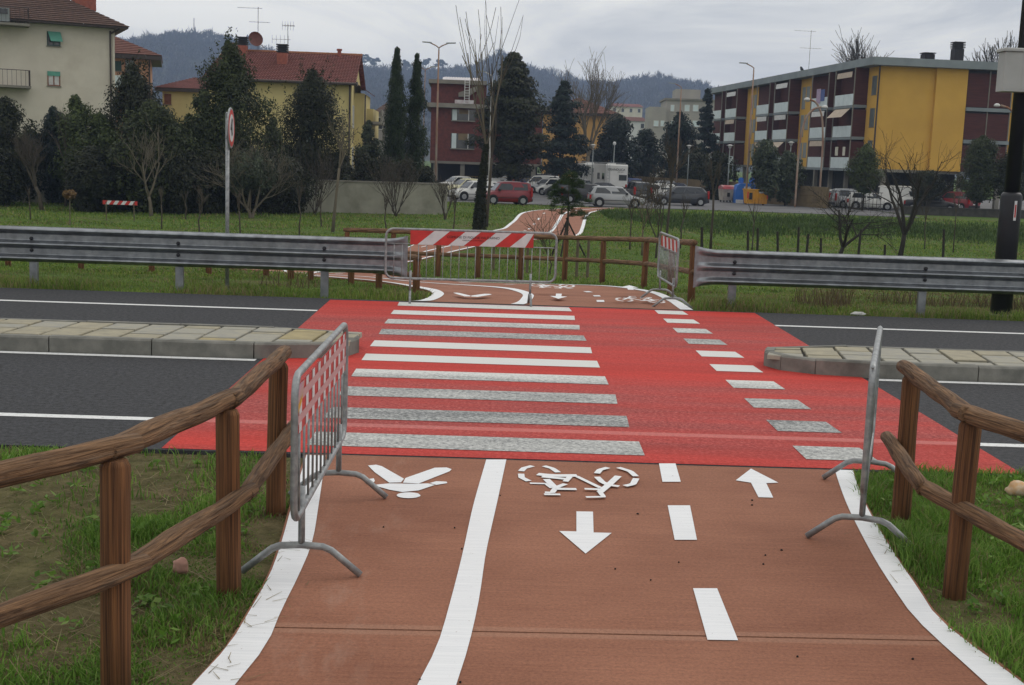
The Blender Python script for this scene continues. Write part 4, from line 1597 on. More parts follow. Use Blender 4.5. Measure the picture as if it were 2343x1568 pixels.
# --- far hillside houses
for i, (px, py, px2, py2, Y, lab, ml, rl) in enumerate([
        (1398, 238, 1470, 258, 430, 'long pale pink house low on the wooded hillside', 'plaster_cream', 'roof_red'),
        (1476, 290, 1500, 312, 250, 'small house with a bright red roof in front of the tower block', 'plaster_cream', 'roof_red'),
        (1425, 268, 1480, 296, 330, 'white low house half hidden by dark trees below the hillside', 'frame_white', 'roof_terracotta'),
        (862, 232, 890, 300, 135, 'low flat grey building between the yellow house and the cypresses', 'tower_grey', 'roof_brown')]):
    b = Bld('hillside_house', lab, (at(px, py2, Y).x, Y), 0, 'house', z=at(px, py2, Y).z - 2)
    x1, z1 = b.F(px2, py)
    b.box('wall', (0, 0, -6), (x1, 9, z1 - 1.2), ml)
    m = MB()
    courses(m, (-.4, -.5, z1 - 1.2), (x1 + .4, -.5, z1 - 1.2), (.6, 4.5, z1), (x1 - .6, 4.5, z1), 6)
    courses(m, (x1 + .4, 9.5, z1 - 1.2), (-.4, 9.5, z1 - 1.2), (x1 - .6, 4.5, z1), (.6, 4.5, z1), 6)
    m.build('roof', rl, b.t)
    nW = max(2, int(x1 / 2.5))
    for k in range(nW):
        xx = lerp(.6, x1 - 1.6, k / max(1, nW - 1))
        b.window(xx, xx + 1.0, z1 - 3.0, z1 - 1.7, frame='frame_white', glass='glass', split=False)

# --- ochre apartment block
b = Bld('apartment_block', 'long ochre apartment block on pillars with brown screened balconies and pale parapets', (34, 112.5), math.atan(.0927), 'building')
SL = [3.4, 6.25, 9.1]      # floor slabs above the yard
TOP = 12.4
b.box('wall', (0, 0, SL[0]), (13.5, 54.5, TOP), 'plaster_ochre')
b.box('wall_step', (5.1, -.35, SL[0]), (8.0, 0, TOP), 'plaster_ochre')
b.box('cornice', (-1.1, -1.1, TOP + .0), (14.0, 55.3, TOP + .68), 'cornice_blue')
b.box('underslab', (.0, .0, SL[0] - .25), (13.5, 54.5, SL[0] - .003), 'concrete_band')
m = MB()
m.loft([[(1.5, 1.5, TOP + .68), (13, 1.5, TOP + .68), (13, 52, TOP + .68), (1.5, 52, TOP + .68)], [(6.8, 7, TOP + 1.35), (7.2, 7, TOP + 1.35), (7.2, 48, TOP + 1.35), (6.8, 48, TOP + 1.35)]])
rf = m.build('roof', 'roof_red', b.t)
x, z = b.F(2190, 115, 6); chimney(b, x, 6, TOP + .7, z + .1, .45, rf, 4, 'plastic_dark')
x, z = b.F(2122, 125, 8); chimney(b, x, 8, TOP + .7, z, .5, rf, 1, 'plastic_dark')
antenna(b, 1.2, 22.3, TOP + .6, 4.6, ((.98, 1.3, -.5), (.6, 1.3, .2)))
d2 = MB().lathe([(.02, 0), (.3, .05), (.45, .14), (.42, .15), (.02, .04)], 16).build('satellite_dish', 'plastic_dark', b.t)
d2.matrix_local = Matrix.Translation((.4, 22.3, TOP + 1.0)) @ Matrix.Rotation(math.radians(60), 4, 'Y')
MB().tube([(-.08, -.1, .2), (-.08, -.1, TOP)], .08, 8).build('downpipe', 'gutter', b.t)
P_ = 1.3
for bi, s in enumerate((2.5, 20.7, 39.9)):
    for fi, z0 in enumerate(SL):
        zt_ = (SL + [TOP])[fi + 1]
        for k, (y0, y1) in enumerate(((s, s + 4.9), (s + 6.6, s + 11.3))):
            bal = b.box('balcony', (-P_, y0, z0 - .28), (0, y1, z0 - .02), 'cornice_blue')
            n = 4
            for j in range(n):
                ya = lerp(y0 + .02, y1 - .3, j / n); yb_ = lerp(y0 + .02, y1 - .3, (j + 1) / n) - .05
                b.box('parapet_panel', (-P_ - .04, ya, z0 - .05), (-P_, yb_, z0 + .95), 'panel_pale', bal)
            scr = b.box('side_screen', (-P_ + .05, y0 + .02, z0 - .02), (0, y0 + .10, zt_ - .45 if fi < 2 else zt_ - .02), 'screen_brown', bal)
            b.box('screen_post', (-P_ - .02, y0 - .02, z0), (-P_ + .06, y0 + .08, zt_ - .02), 'concrete_band', bal)
            b.box('screen_post', (-P_ - .02, y1 - .1, z0), (-P_ + .06, y1, zt_ - .02), 'concrete_band', bal)
            b.box('recess', (-.09, y0 + .1, z0 - .02), (-.06, y1, zt_ - .02), 'screen_brown', bal)
            b.box('door', (-.13, y0 + 1.2, z0), (-.092, y0 + 3.2, z0 + 2.2), 'glass', bal)
            rr_ = random.Random(bi * 31 + fi * 7 + k)
            if rr_.random() < .75:
                am = rr_.choice(['awning', 'awning', 'awning_pink', 'frame_white'])
                dp = rr_.choice([.0, .05, .05, .8])
                yA, yB = y0 + .6, y1 - .6
                hh = .5 if dp < .5 else .8
                m = MB()
                zz = zt_ - .35
                m.add([(-P_, yA, zz), (-P_, yB, zz), (-P_ - dp, yB, zz - hh), (-P_ - dp, yA, zz - hh), (-P_ - .03, yA, zz), (-P_ - .03, yB, zz), (-P_ - dp - .03, yB, zz - hh), (-P_ - dp - .03, yA, zz - hh)],
                      [(0, 1, 2, 3), (7, 6, 5, 4), (0, 4, 5, 1), (1, 5, 6, 2), (2, 6, 7, 3), (3, 7, 4, 0)])
                m.build('awning', am, bal)
        # windows of the plain wall strip beyond each pair
        yw = s + 15.4 if bi < 2 else None
        if yw:
            for (ya, yb_, hh) in ((yw, yw + 1.0, 1.5), (yw + 1.3, yw + 2.3, 2.2)):
                b.window(ya, yb_, z0 + 2.45 - hh, z0 + 2.45, side=0.0, frame='shutter_grey', glass='shutter_grey', split=False)
        b.window(.5, 1.6, z0 + .85, z0 + 2.5, side=0.0, frame='shutter_grey', glass='shutter_grey', split=False)
    b.box('loggia_back', (-.055, s + .3, SL[0]), (-.001, s + 14.6, TOP - .01), 'screen_brown')
    for k in range(4):
        b.box('pillar', (.05, s + k * 4.2, 0), (.4, s + .35 + k * 4.2, SL[0] - .26), 'concrete_band')
b.box('cloth', (-P_ - .1, 9.8, SL[2] + .6), (-P_ - .07, 10.8, SL[2] + 1.7), 'cloth_blue')
b.box('cloth', (-P_ - .1, 10.9, SL[2] + .4), (-P_ - .07, 12.0, SL[2] + 1.8), 'cloth_lilac')
b.box('cloth', (-P_ - .1, 3.4, SL[0] + 1.1), (-P_ - .07, 4.0, SL[0] + 1.9), 'cloth_white')
b.box('cloth', (-P_ - .1, 5.2, SL[0] + 1.1), (-P_ - .07, 5.9, SL[0] + 1.9), 'cloth_white')
# end loggias with brown screens
for fi, z0 in enumerate(SL):
    zt_ = (SL + [TOP])[fi + 1]
    for k in range(2):
        xa = 8.05 + k * 2.1
        b.box('loggia_screen', (xa, -.32, z0 + .05), (xa + 1.98, -.25, zt_ - .5 if fi < 2 else zt_ - .3), 'screen_brown')
        b.box('loggia_post', (xa + 2.0, -.36, z0), (xa + 2.08, -.24, zt_ - .02), 'concrete_band')
    b.box('loggia_slab', (8.02, -.5, z0 - .32), (12.4, -.002, z0 - .004), 'cornice_blue')
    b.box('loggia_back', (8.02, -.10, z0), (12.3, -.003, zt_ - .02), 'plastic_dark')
for k in range(4):
    b.box('pillar', (1 + k * 3.6, .2, 0), (1.4 + k * 3.6, .6, SL[0] - .26), 'concrete_band')
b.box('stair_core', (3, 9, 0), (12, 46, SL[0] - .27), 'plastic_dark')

# ------------------------------------------------------------------ boundary walls
def wall(name, label, a, b_, h, mat, cap=None, th=.25):
    a, b_ = Vector(a), Vector(b_)
    L = (b_ - a).length
    t = thing(name, label, 'wall', a, math.atan2(b_.y - a.y, b_.x - a.x))
    n = max(1, int(L / 3))
    m = MB()
    m.box((0, 0, -.4), (L, th, h))
    m.build('wall_face', mat, t)
    if cap:
        MB().box((-.05, -.05, h), (L + .05, th + .05, h + .08)).build('coping', cap, t)
    return t


pa, pb = on(668, 68.5), on(1022, 71)
wall('garden_wall', 'cream rendered garden wall below the cypresses', pa, pb, 1.72, 'wall_cream', 'concrete_band')
pa, pb = on(-120, 68), on(110, 68)
wall('garden_wall', 'pale garden wall among the shrubs below the cream house', pa, pb, 1.8, 'wall_cream')
pa, pb = Vector((14, 140, GZ)), Vector((27.5, 103, GZ))
wall('boundary_wall', 'tan boundary wall behind the parked cars and recycling containers', pa, pb, 1.75, 'wall_tan')
pa, pb = Vector((31.7, 96, GZ)), Vector((70, 96, GZ))
wall('boundary_wall', 'low dark stone wall between lawn and apartment yard', pa, pb, .55, 'wall_stone', 'wall_stone')
# railings
def railing(name, label, a, b_, h, mat, step=.3):
    a, b_ = Vector(a), Vector(b_)
    L = (b_ - a).length
    t = thing(name, label, 'railing', a, math.atan2(b_.y - a.y, b_.x - a.x))
    for k in range(int(L / step) + 1):
        MB().box((k * step - .02, -.02, 0), (k * step + .02, .02, h)).build('bar', mat, t)
    for z in (.15, h - .05):
        MB().box((0, -.015, z), (L, .015, z + .05)).build('rail', mat, t)
    return t


railing('railing', 'tan metal railing in front of the brick building', (-3.0, 119, GZ), (6.5, 119.4, GZ), 1.4, 'wall_tan')
railing('railing', 'short grey railing gate at the end of the tan boundary wall', (27.8, 102.6, GZ), (31.5, 101.0, GZ), 1.5, 'wall_stone')

# ------------------------------------------------------------------ vegetation
mk('bark', (0.085, 0.070, 0.052), (0.045, 0.038, 0.030), sc=3, det=6, rough=.95, vec='TUV', stretch=(2, 2, .5))
mk('bark_pale', (0.17, 0.145, 0.105), (0.09, 0.078, 0.058), sc=3, det=6, rough=.95, vec='TUV', stretch=(2, 2, .5))
mk('bark_dark', (0.040, 0.036, 0.030), (0.022, 0.02, 0.017), sc=3, det=6, rough=.95, vec='TUV', stretch=(2, 2, .5))
mk('stake', (0.16, 0.13, 0.085), (0.09, 0.07, 0.05), sc=3, rough=.9)
leafmat('leaf_dark', (0.010, 0.014, 0.005), (0.036, 0.043, 0.015))
leafmat('leaf_mid', (0.015, 0.023, 0.006), (0.056, 0.072, 0.022))
leafmat('leaf_light', (0.022, 0.036, 0.009), (0.082, 0.110, 0.030))
leafmat('leaf_cypress', (0.010, 0.022, 0.006), (0.034, 0.056, 0.016))
leafmat('leaf_blue', (0.008, 0.016, 0.013), (0.025, 0.042, 0.034))
leafmat('leaf_olive', (0.030, 0.042, 0.024), (0.075, 0.095, 0.055))
leafmat('leaf_ivy', (0.009, 0.013, 0.005), (0.030, 0.036, 0.013))
leafmat('leaf_dry', (0.10, 0.055, 0.02), (0.22, 0.14, 0.06))
leafmat('leaf_pine', (0.018, 0.038, 0.010), (0.05, 0.085, 0.022))
leafmat('wood_haze', (0.024, 0.021, 0.020), (0.060, 0.052, 0.048))
leafmat('far_pine', (0.014, 0.024, 0.016), (0.032, 0.045, 0.028))


def leaves_np(P, Nn, L, W, rng, upbias=0.0, droop=0.0):
    """diamond leaves at P facing roughly Nn"""
    n = len(P)
    nr = Nn + rng.normal(0, .55, (n, 3))
    nr /= np.linalg.norm(nr, axis=1, keepdims=True) + 1e-9
    r = rng.normal(0, 1, (n, 3)); r[:, 2] += upbias
    t = r - nr * np.sum(r * nr, 1, keepdims=True)
    t /= np.linalg.norm(t, axis=1, keepdims=True) + 1e-9
    bb = np.cross(nr, t)
    L = (L * rng.uniform(.6, 1.3, (n, 1))); W = (W * rng.uniform(.6, 1.3, (n, 1)))
    V = np.stack([P - t * L, P + bb * W, P + t * L, P - bb * W], 1).reshape(-1, 3)
    F = np.arange(4 * n).reshape(n, 4)
    return V, F


PROF = {
    'round': lambda t: np.sin(np.pi * np.clip(t * .92 + .06, 0, 1)) ** .6,
    'egg': lambda t: np.clip(np.sin(np.pi * np.clip(t, 0.02, 1) ** .75), 0, 1) ** .8,
    'column': lambda t: np.clip(np.minimum(t * 6, 1) * (1 - np.clip((t - .25) / .75, 0, 1) ** 2.0), .02, 1),
    'cone': lambda t: np.clip(1.02 - t, .03, 1) * np.minimum(1, t * 8 + .3),
    'tower': lambda t: np.clip(1 - np.clip((t - .35) / .65, 0, 1) ** 2.2, .05, 1) * np.minimum(1, t * 3 + .45),
}


def crown_points(h0, h1, wd, shape, ncl, nleaf, rng, clr, flat=1.0, asym=.42):
    t = rng.random(ncl) ** .85
    a = rng.random(ncl) * 2 * np.pi
    pr = PROF[shape](t) * wd / 2
    ph = rng.random(4) * 6.28
    pr = pr * (1 + asym * np.sin(2 * a + ph[0] + 3 * t) * .6 + asym * np.sin(3 * a + ph[1] - 5 * t) * .5)
    q = rng.random(ncl) ** .45
    C = np.stack([pr * q * np.cos(a), pr * q * np.sin(a), h0 + (h1 - h0) * t], 1)
    cr = clr * rng.uniform(.55, 1.25, ncl) * np.clip(.35 + PROF[shape](t), .3, 1.1)
    k = rng.integers(0, ncl, nleaf)
    d = rng.normal(0, 1, (nleaf, 3)); d /= np.linalg.norm(d, axis=1, keepdims=True)
    d[:, 2] += .15
    rr = (cr[k] * rng.uniform(.25, 1.05, nleaf) ** .6)[:, None]
    off = d * rr
    off[:, 2] *= flat
    P = C[k] + off
    out_ = P.copy(); out_[:, 2] = .25 * np.linalg.norm(P[:, :2], axis=1)
    out_ /= np.linalg.norm(out_, axis=1, keepdims=True) + 1e-6
    return P, d * .7 + out_ * .6 + np.array([0, 0, .35])


def evergreen(name, label, base, h, wd, shape, mat, seed, nleaf=5000, ls=.12, h0=.12, ncl=90, clr=None, flat=1.0, upb=0.0, group=None, trunk='bark_dark', asp=.45, cat='tree'):
    rng = np.random.default_rng(seed)
    if ls <= .151:
        nleaf = int(nleaf * 1.9); ls *= .70
    t = thing(name, label, cat, base, 0, group)
    tr = max(.05, h * .016)
    pts = [(0, 0, -.3)] + [(rng.normal(0, .02) * h * k / 6, rng.normal(0, .02) * h * k / 6, h * .85 * k / 5) for k in range(1, 6)]
    MB().tube(pts, [tr * 1.25, tr, tr * .8, tr * .6, tr * .4, tr * .15], 7).build('trunk', trunk, t, True)
    clr = clr or wd * .2
    P, Nn = crown_points(h * h0, h * .97, wd * .86, shape, ncl, nleaf, rng, clr, flat)
    if 1 <= upb < 3:
        ns = 70
        i0 = rng.integers(0, len(P), ns)
        hs = rng.uniform(.4, 1.3, ns)
        m_ = 26
        tt = rng.random((ns, m_))
        dirs = P[i0] * np.array([1, 1, 0]); dirs = dirs / (np.linalg.norm(dirs, axis=1, keepdims=True) + .3) * .45 + np.array([0, 0, 1])
        Q = P[i0][:, None, :] + dirs[:, None, :] * (tt * hs[:, None])[:, :, None] + rng.normal(0, .06, (ns, m_, 3))
        P = np.concatenate([P, Q.reshape(-1, 3)]); Nn = np.concatenate([Nn, rng.normal(0, 1, (ns * m_, 3))])
    V, F = leaves_np(P, Nn, ls, ls * asp, rng, upb)
    npmesh('crown', V, F4=F, mat=mat, parent=t)
    return t


def grow(m, p, d, L, r, lvl, rng, up, ang, kids, minr, keep=1.0):
    n = 4 if lvl > 0 else 3
    pts, rad = [p.copy()], [r]
    q = p.copy()
    dd = d.copy()
    for i in range(n):
        dd = (dd + Vector((rng.gauss(0, .10), rng.gauss(0, .10), rng.gauss(0, .07) + up * .10))).normalized()
        q = q + dd * (L / n)
        pts.append(q.copy())
        rad.append(max(minr, r * (1 - (.45 if lvl else .75) * (i + 1) / n)))
    m.tube(pts, rad, 6 if lvl > 2 else (4 if lvl > 0 else 3), cap=False, seed=rng.random() * 10)
    if lvl <= 0:
        return
    k = kids[lvl - 1] if lvl - 1 < len(kids) else 3
    k = max(2, k + rng.randint(-1, 1))
    for i in range(k):
        s = lerp(.35, 1.0, (i + rng.random() * .8) / k)
        s = min(1.0, s)
        f = s * n
        j = min(n - 1, int(f))
        pp = pts[j].lerp(pts[j + 1], f - j)
        ax = dd.orthogonal().normalized()
        ax = Matrix.Rotation(rng.random() * 6.283, 3, dd) @ ax
        a = math.radians(ang * rng.uniform(.6, 1.25))
        nd = (Matrix.Rotation(a, 3, ax) @ dd).normalized()
        grow(m, pp, nd, L * rng.uniform(.55, .82) * keep, max(minr, lerp(rad[j], rad[j + 1], f - j) * rng.uniform(.5, .7)), lvl - 1, rng, up, ang, kids, minr, keep)


def bare_tree(name, label, base, h, seed, lvl=4, up=1.0, ang=34, r=None, trunk_h=.28, kids=(4, 4, 4, 4), mat='bark', lean=(0, 0), stems=1, minr=.008, group=None, cat='tree', keep=1.0):
    rng = random.Random(seed)
    t = thing(name, label, cat, base, 0, group)
    r = r or h * .018
    th = h * trunk_h
    m = MB()
    tops = []
    for sI in range(stems):
        d = Vector((lean[0] + rng.gauss(0, .05), lean[1] + rng.gauss(0, .05), 1)).normalized()
        if stems > 1:
            a = 6.283 * sI / stems + rng.random()
            d = Vector((math.cos(a) * .45, math.sin(a) * .45, 1)).normalized()
        pts = [Vector((0, 0, -.25)), d * th * .33, d * th * .7 + Vector((rng.gauss(0, .03), 0, 0)), d * th]
        m.tube(pts, [r * 1.3, r * 1.05, r * .92, r * .85], 8, seed=seed)
        tops.append((pts[-1], d))
    m.build('trunk', mat, t, True)
    m = MB()
    L = (h - th) * .52
    for p, d in tops:
        k = 3 if stems > 1 else rng.randint(3, 4)
        for i in range(k):
            a = 6.283 * i / k + rng.random()
            nd = (d + Vector((math.cos(a), math.sin(a), 0)) * math.tan(math.radians(ang * .8)) * rng.uniform(.5, 1.1)).normalized()
            grow(m, p, nd, L, r * .72, lvl - 1, rng, up, ang, kids, minr, keep)
    m.build('branches', mat, t)
    return t


def hgt(px, py, Y, base):
    return at(px, py, Y).z - base.z


def ev(px, Y, ytop, wpx, name, label, shape, mat, seed, **k):
    p = on(px, Y)
    return evergreen(name, label, p, hgt(px, ytop, Y, p), wpx * Y / FV, shape, mat, seed, **k)


# trees below the houses
ev(18, 66, 222, 125, 'evergreen_tree', 'dark bushy evergreen below the balconies of the cream house', 'egg', 'leaf_dark', 1, nleaf=7000, h0=.05, ls=.14)
ev(125, 68, 243, 100, 'evergreen_tree', 'dark pointed evergreen below the shuttered windows of the cream house', 'tower', 'leaf_blue', 2, nleaf=6500, h0=.05, ls=.13)
ev(180, 67, 216, 115, 'evergreen_tree', 'light green leafy tree beside the dark pointed evergreen', 'egg', 'leaf_light', 3, nleaf=6000, h0=.08, ls=.13)
ev(232, 66, 262, 125, 'evergreen_tree', 'fresh green bushy tree in front of the corner of the cream house', 'egg', 'leaf_light', 4, nleaf=6000, h0=.04, ls=.13)
ev(305, 67, 148, 150, 'evergreen_tree', 'tall upright laurel-like tree in front of the orange house', 'egg', 'leaf_dark', 5, nleaf=12000, ncl=150, h0=.02, ls=.13, upb=1.5, clr=.75)
ev(350, 63.5, 238, 185, 'evergreen_tree', 'broad mid green bamboo-like thicket below the tall laurel', 'egg', 'leaf_mid', 6, nleaf=10000, ncl=120, h0=.02, ls=.15, clr=.8)
ev(432, 68, 262, 125, 'evergreen_tree', 'loose light green shrub in front of the low pale house', 'egg', 'leaf_light', 7, nleaf=2600, ncl=50, h0=.05, ls=.14)
ev(468, 65.5, 205, 120, 'evergreen_tree', 'mid green leafy tree at the left end of the yellow house', 'egg', 'leaf_mid', 8, nleaf=8000, h0=.02, ls=.14)
ev(524, 67, 98, 170, 'evergreen_tree', 'tallest dark evergreen covering the left end of the red tiled roof', 'tower', 'leaf_mid', 9, nleaf=17000, ncl=190, h0=.02, ls=.13, upb=1.2, clr=.85)
ev(625, 70, 270, 95, 'evergreen_tree', 'sparse evergreen in front of the yellow wall between two dark trees', 'egg', 'leaf_mid', 10, nleaf=2500, ncl=50, h0=.05, ls=.13)
ev(712, 73.5, 162, 165, 'evergreen_tree', 'dark upright evergreen in front of the yellow wall behind the garden wall', 'tower', 'leaf_dark', 11, nleaf=17000, ncl=190, h0=.02, ls=.12, upb=1.5, clr=.85)
SHR = ['dark evergreen shrub below the balconies at the start of the row', 'dark evergreen shrub behind the leaning bare tree', 'dark evergreen shrub below the dark pointed evergreen',
       'dark evergreen shrub behind the dry-leaved sapling', 'dark evergreen shrub behind the striped trestle', 'dark evergreen shrub at the foot of the tall laurel', 'dark evergreen shrub beside the bare forked tree',
       'dark evergreen shrub behind the speed sign pole', 'dark evergreen shrub at the foot of the tallest evergreen', 'dark evergreen shrub behind the silvery olive tree',
       'dark evergreen shrub spilling over the near end of the long garden wall', 'dark evergreen shrub rising behind the garden wall', 'dark evergreen shrub behind the garden wall below the yellow house corner']
for i, (px, Y, yt, wp) in enumerate([(-30, 64, 370, 110), (60, 69, 360, 95), (140, 70, 350, 100), (210, 63, 375, 100), (270, 65, 372, 95), (330, 69, 345, 100), (420, 63, 380, 100), (480, 64, 385, 90), (530, 66, 350, 110), (610, 65, 385, 100), (650, 67, 405, 90), (690, 72.5, 360, 80), (770, 73, 385, 70)]):
    ev(px, Y, yt - 30, wp * 1.35, 'evergreen_shrub', SHR[i], 'round', 'leaf_dark' if i % 3 else 'leaf_ivy', 40 + i, nleaf=6500, h0=.0, ls=.13, ncl=80, group='shrubs in the row below the houses', cat='shrub')
ev(75, 70, 300, 120, 'evergreen_tree', 'olive brown bushy tree filling the gap below the cream house wall', 'egg', 'leaf_mid', 31, nleaf=7000, h0=.02, ls=.14)
ev(400, 69.5, 285, 120, 'evergreen_tree', 'olive green bushy tree hiding the base of the low pale house', 'egg', 'leaf_mid', 32, nleaf=6500, h0=.02, ls=.14)
ev(640, 72.5, 330, 110, 'evergreen_tree', 'dark olive bush hiding the base of the yellow wall', 'egg', 'leaf_dark', 33, nleaf=6500, h0=.02, ls=.14)
ev(840, 82, 275, 60, 'evergreen_tree', 'grey green rounded tree between the yellow house and the cypresses', 'egg', 'leaf_olive', 60, nleaf=5000, ls=.14)
for i, (px, Y, yt, wp) in enumerate([(825, 74, 345, 70), (880, 75, 360, 80), (930, 75.5, 365, 70), (975, 77, 385, 60)]):
    ev(px, Y, yt, wp, 'evergreen_shrub', ['dark shrub behind the garden wall beside the yellow house wing', 'dark shrub at the foot of the taller cypress', 'dark shrub at the foot of the shorter cypress', 'dark shrub beside the tall two-armed rusty street lamp'][i], 'round', 'leaf_ivy', 70 + i, nleaf=3800, h0=0, ls=.12, group='shrubs at the foot of the cypresses', cat='shrub')
ev(901, 80, 103, 56, 'cypress_tree', 'taller of two dark columnar cypresses, with a forked tip', 'column', 'leaf_cypress', 80, nleaf=16000, ncl=320, h0=.01, ls=.13, upb=4, clr=.42, asp=.3)
ev(946, 81, 116, 52, 'cypress_tree', 'shorter of two dark columnar cypresses, beside the brick building', 'column', 'leaf_cypress', 81, nleaf=14000, ncl=280, h0=.01, ls=.13, upb=4, clr=.40, asp=.3)
ev(902, 100, 150, 75, 'cedar_tree', 'dark blue green cedar half hidden behind the two cypresses', 'cone', 'leaf_blue', 82, nleaf=9000, ncl=120, h0=.1, ls=.17, flat=.4)
ev(1165, 108, 112, 155, 'cedar_tree', 'huge dark cedar rising in front of the brick building', 'tower', 'leaf_dark', 83, nleaf=34000, ncl=210, h0=.14, ls=.17, flat=.42, clr=1.1)
ev(1282, 118, 182, 92, 'fir_tree', 'tall dark fir between the brick and ochre buildings', 'tower', 'leaf_blue', 84, nleaf=17000, ncl=140, h0=.04, ls=.18, flat=.4, clr=.9)
ev(1405, 132, 268, 100, 'evergreen_tree', 'broad dark rounded evergreen behind the camper vans', 'round', 'leaf_blue', 85, nleaf=10000, ncl=110, h0=.02, ls=.2)
ev(1470, 138, 300, 75, 'evergreen_tree', 'dark evergreen in front of the far tower block', 'round', 'leaf_blue', 86, nleaf=6000, h0=.02, ls=.2)
ev(1545, 135, 255, 95, 'evergreen_tree', 'dark conical evergreen below the tower block windows', 'tower', 'leaf_blue', 87, nleaf=9000, ncl=110, h0=.02, ls=.2)
ev(1606, 150, 198, 80, 'cedar_tree', 'dark cedar at the far end of the apartment block', 'cone', 'leaf_blue', 88, nleaf=9000, ncl=110, h0=.05, ls=.24, flat=.35)
ev(1360, 140, 345, 70, 'evergreen_shrub', 'dark hedge bush behind the white camper roof', 'round', 'leaf_blue', 89, nleaf=4000, h0=0, ls=.2, cat='shrub')
ev(1640, 118, 350, 75, 'evergreen_shrub', 'dark leafy bush below the far balconies', 'round', 'leaf_dark', 90, nleaf=4500, h0=0, ls=.18, cat='shrub')
ev(1590, 128, 345, 80, 'evergreen_shrub', 'dark bush behind the tan boundary wall beside the cedar', 'round', 'leaf_dark', 95, nleaf=4500, h0=0, ls=.18, cat='shrub')
ev(1745, 106.5, 322, 75, 'olive_tree', 'grey green olive-like tree in front of the middle balconies', 'round', 'leaf_olive', 91, nleaf=6500, h0=.1, ls=.16)
ev(1795, 107, 350, 65, 'olive_tree', 'smaller grey green tree close to the curved lamp post', 'round', 'leaf_olive', 92, nleaf=5000, h0=.1, ls=.16)
ev(1972, 101, 330, 75, 'evergreen_tree', 'rounded yellow green tree in front of the apartment corner', 'egg', 'leaf_light', 93, nleaf=8000, h0=.3, ls=.13)
ev(2112, 103, 396, 70, 'evergreen_tree', 'small dark round tree below the ochre end wall', 'round', 'leaf_dark', 94, nleaf=6000, h0=.3, ls=.14)
ev(2232, 98.5, 312, 105, 'evergreen_tree', 'bushy green tree below the brown loggias', 'egg', 'leaf_mid', 96, nleaf=11000, h0=.2, ls=.14)
ev(2310, 98, 330, 95, 'evergreen_tree', 'dark green tree behind the dark lamp column', 'egg', 'leaf_dark', 97, nleaf=9000, h0=.2, ls=.14)
ev(572, 61, 352, 105, 'olive_tree', 'pale silvery olive tree with a forked trunk on the lawn', 'round', 'leaf_olive', 98, nleaf=4200, h0=.42, ls=.12, trunk='bark_pale')

# bare trees on the lawns
def bt(px, Y, ytop, name, label, seed, **k):
    p = on(px, Y)
    return bare_tree(name, label, p, hgt(px, ytop, Y, p), seed, **k)


bt(98, 61, 305, 'bare_tree', 'leaning bare tree with fanned branches below the cream house', 101, lean=(-.25, 0), trunk_h=.32, ang=30, mat='bark', kids=(5, 5, 4), r=.10, minr=.006)
bt(150, 66, 245, 'bare_tree', 'thin bare tree in front of the lower shuttered window', 107, trunk_h=.4, ang=22, mat='bark', r=.07, lvl=3)
bt(347, 60.5, 290, 'bare_tree', 'bare forked tree with a pale trunk in front of the thicket', 102, lean=(-.2, 0), trunk_h=.22, ang=36, mat='bark_pale', r=.085, minr=.006)
bt(575, 60.8, 330, 'bare_tree', 'bare twin-stemmed tree growing through the silvery olive', 103, trunk_h=.14, ang=40, mat='bark_pale', r=.075, stems=2, minr=.006)
bt(760, 52, 262, 'bare_tree', 'tall thin bare sapling with a straight pale trunk before the garden wall', 104, trunk_h=.55, ang=24, mat='bark_pale', r=.06, lvl=3, kids=(4, 4))
bt(720, 67, 330, 'bare_bush', 'many-stemmed bare bush against the left of the garden wall', 105, stems=6, trunk_h=.12, ang=24, mat='bark', r=.03, lvl=3, kids=(3, 4), cat='shrub', minr=.005)
bt(905, 67.5, 345, 'bare_bush', 'many-stemmed bare bush fanning out against the middle of the garden wall', 106, stems=7, trunk_h=.15, ang=22, mat='bark', r=.033, lvl=3, kids=(3, 4), cat='shrub', minr=.005)
bt(1018, 66, 405, 'bare_bush', 'slender bare bush at the car park end of the garden wall', 108, stems=3, trunk_h=.2, ang=22, mat='bark', r=.035, lvl=3, cat='shrub')
p = on(1112, 60)
bare_tree('poplar_tree', 'tall bare poplar with long upswept branches beside the ivy-clad trunk', p, hgt(1112, -60, 60, p), 110, lvl=2, up=2.2, ang=20, trunk_h=.28, r=.07, mat='bark', kids=(2, 3), minr=.008, keep=1.35)
p = on(1096, 57)
ivy = thing('ivy_trunk', 'thick dark ivy-clad trunk with a few bare stems at the front of the lawn', 'tree', p)
hh = hgt(1096, 330, 57, p)
MB().tube([(0, 0, -.3), (.02, 0, hh * .4), (.1, 0, hh * .75), (.2, 0, hh)], [.22, .17, .12, .07], 9).build('trunk', 'bark_dark', ivy, True)
rng = np.random.default_rng(77)
tt = rng.random(5200) ** 1.1
aa = rng.random(5200) * 6.283
rr = (.26 - .17 * tt) * rng.uniform(.75, 1.3, 5200)
P = np.stack([.2 * tt ** 2 + rr * np.cos(aa), rr * np.sin(aa), tt * hh], 1)
V, F = leaves_np(P, np.stack([np.cos(aa), np.sin(aa), aa * 0], 1), .06, .04, rng)
npmesh('ivy', V, F4=F, mat='leaf_ivy', parent=ivy)
m = MB(); rg = random.Random(5)
for k in range(5):
    a = rg.random() * 6.28
    grow(m, Vector((.2, 0, hh * .97)), Vector((math.cos(a) * .25, math.sin(a) * .25, 1)).normalized(), 4.2, .05, 1, rg, 1.5, 20, (3,), .014)
m.build('branches', 'bark_pale', ivy)
bt(1340, 128, 158, 'bare_tree', 'large brown bare tree in front of the ochre building', 111, trunk_h=.3, ang=28, mat='bark_pale', kids=(5, 5, 5), r=.2, minr=.016)
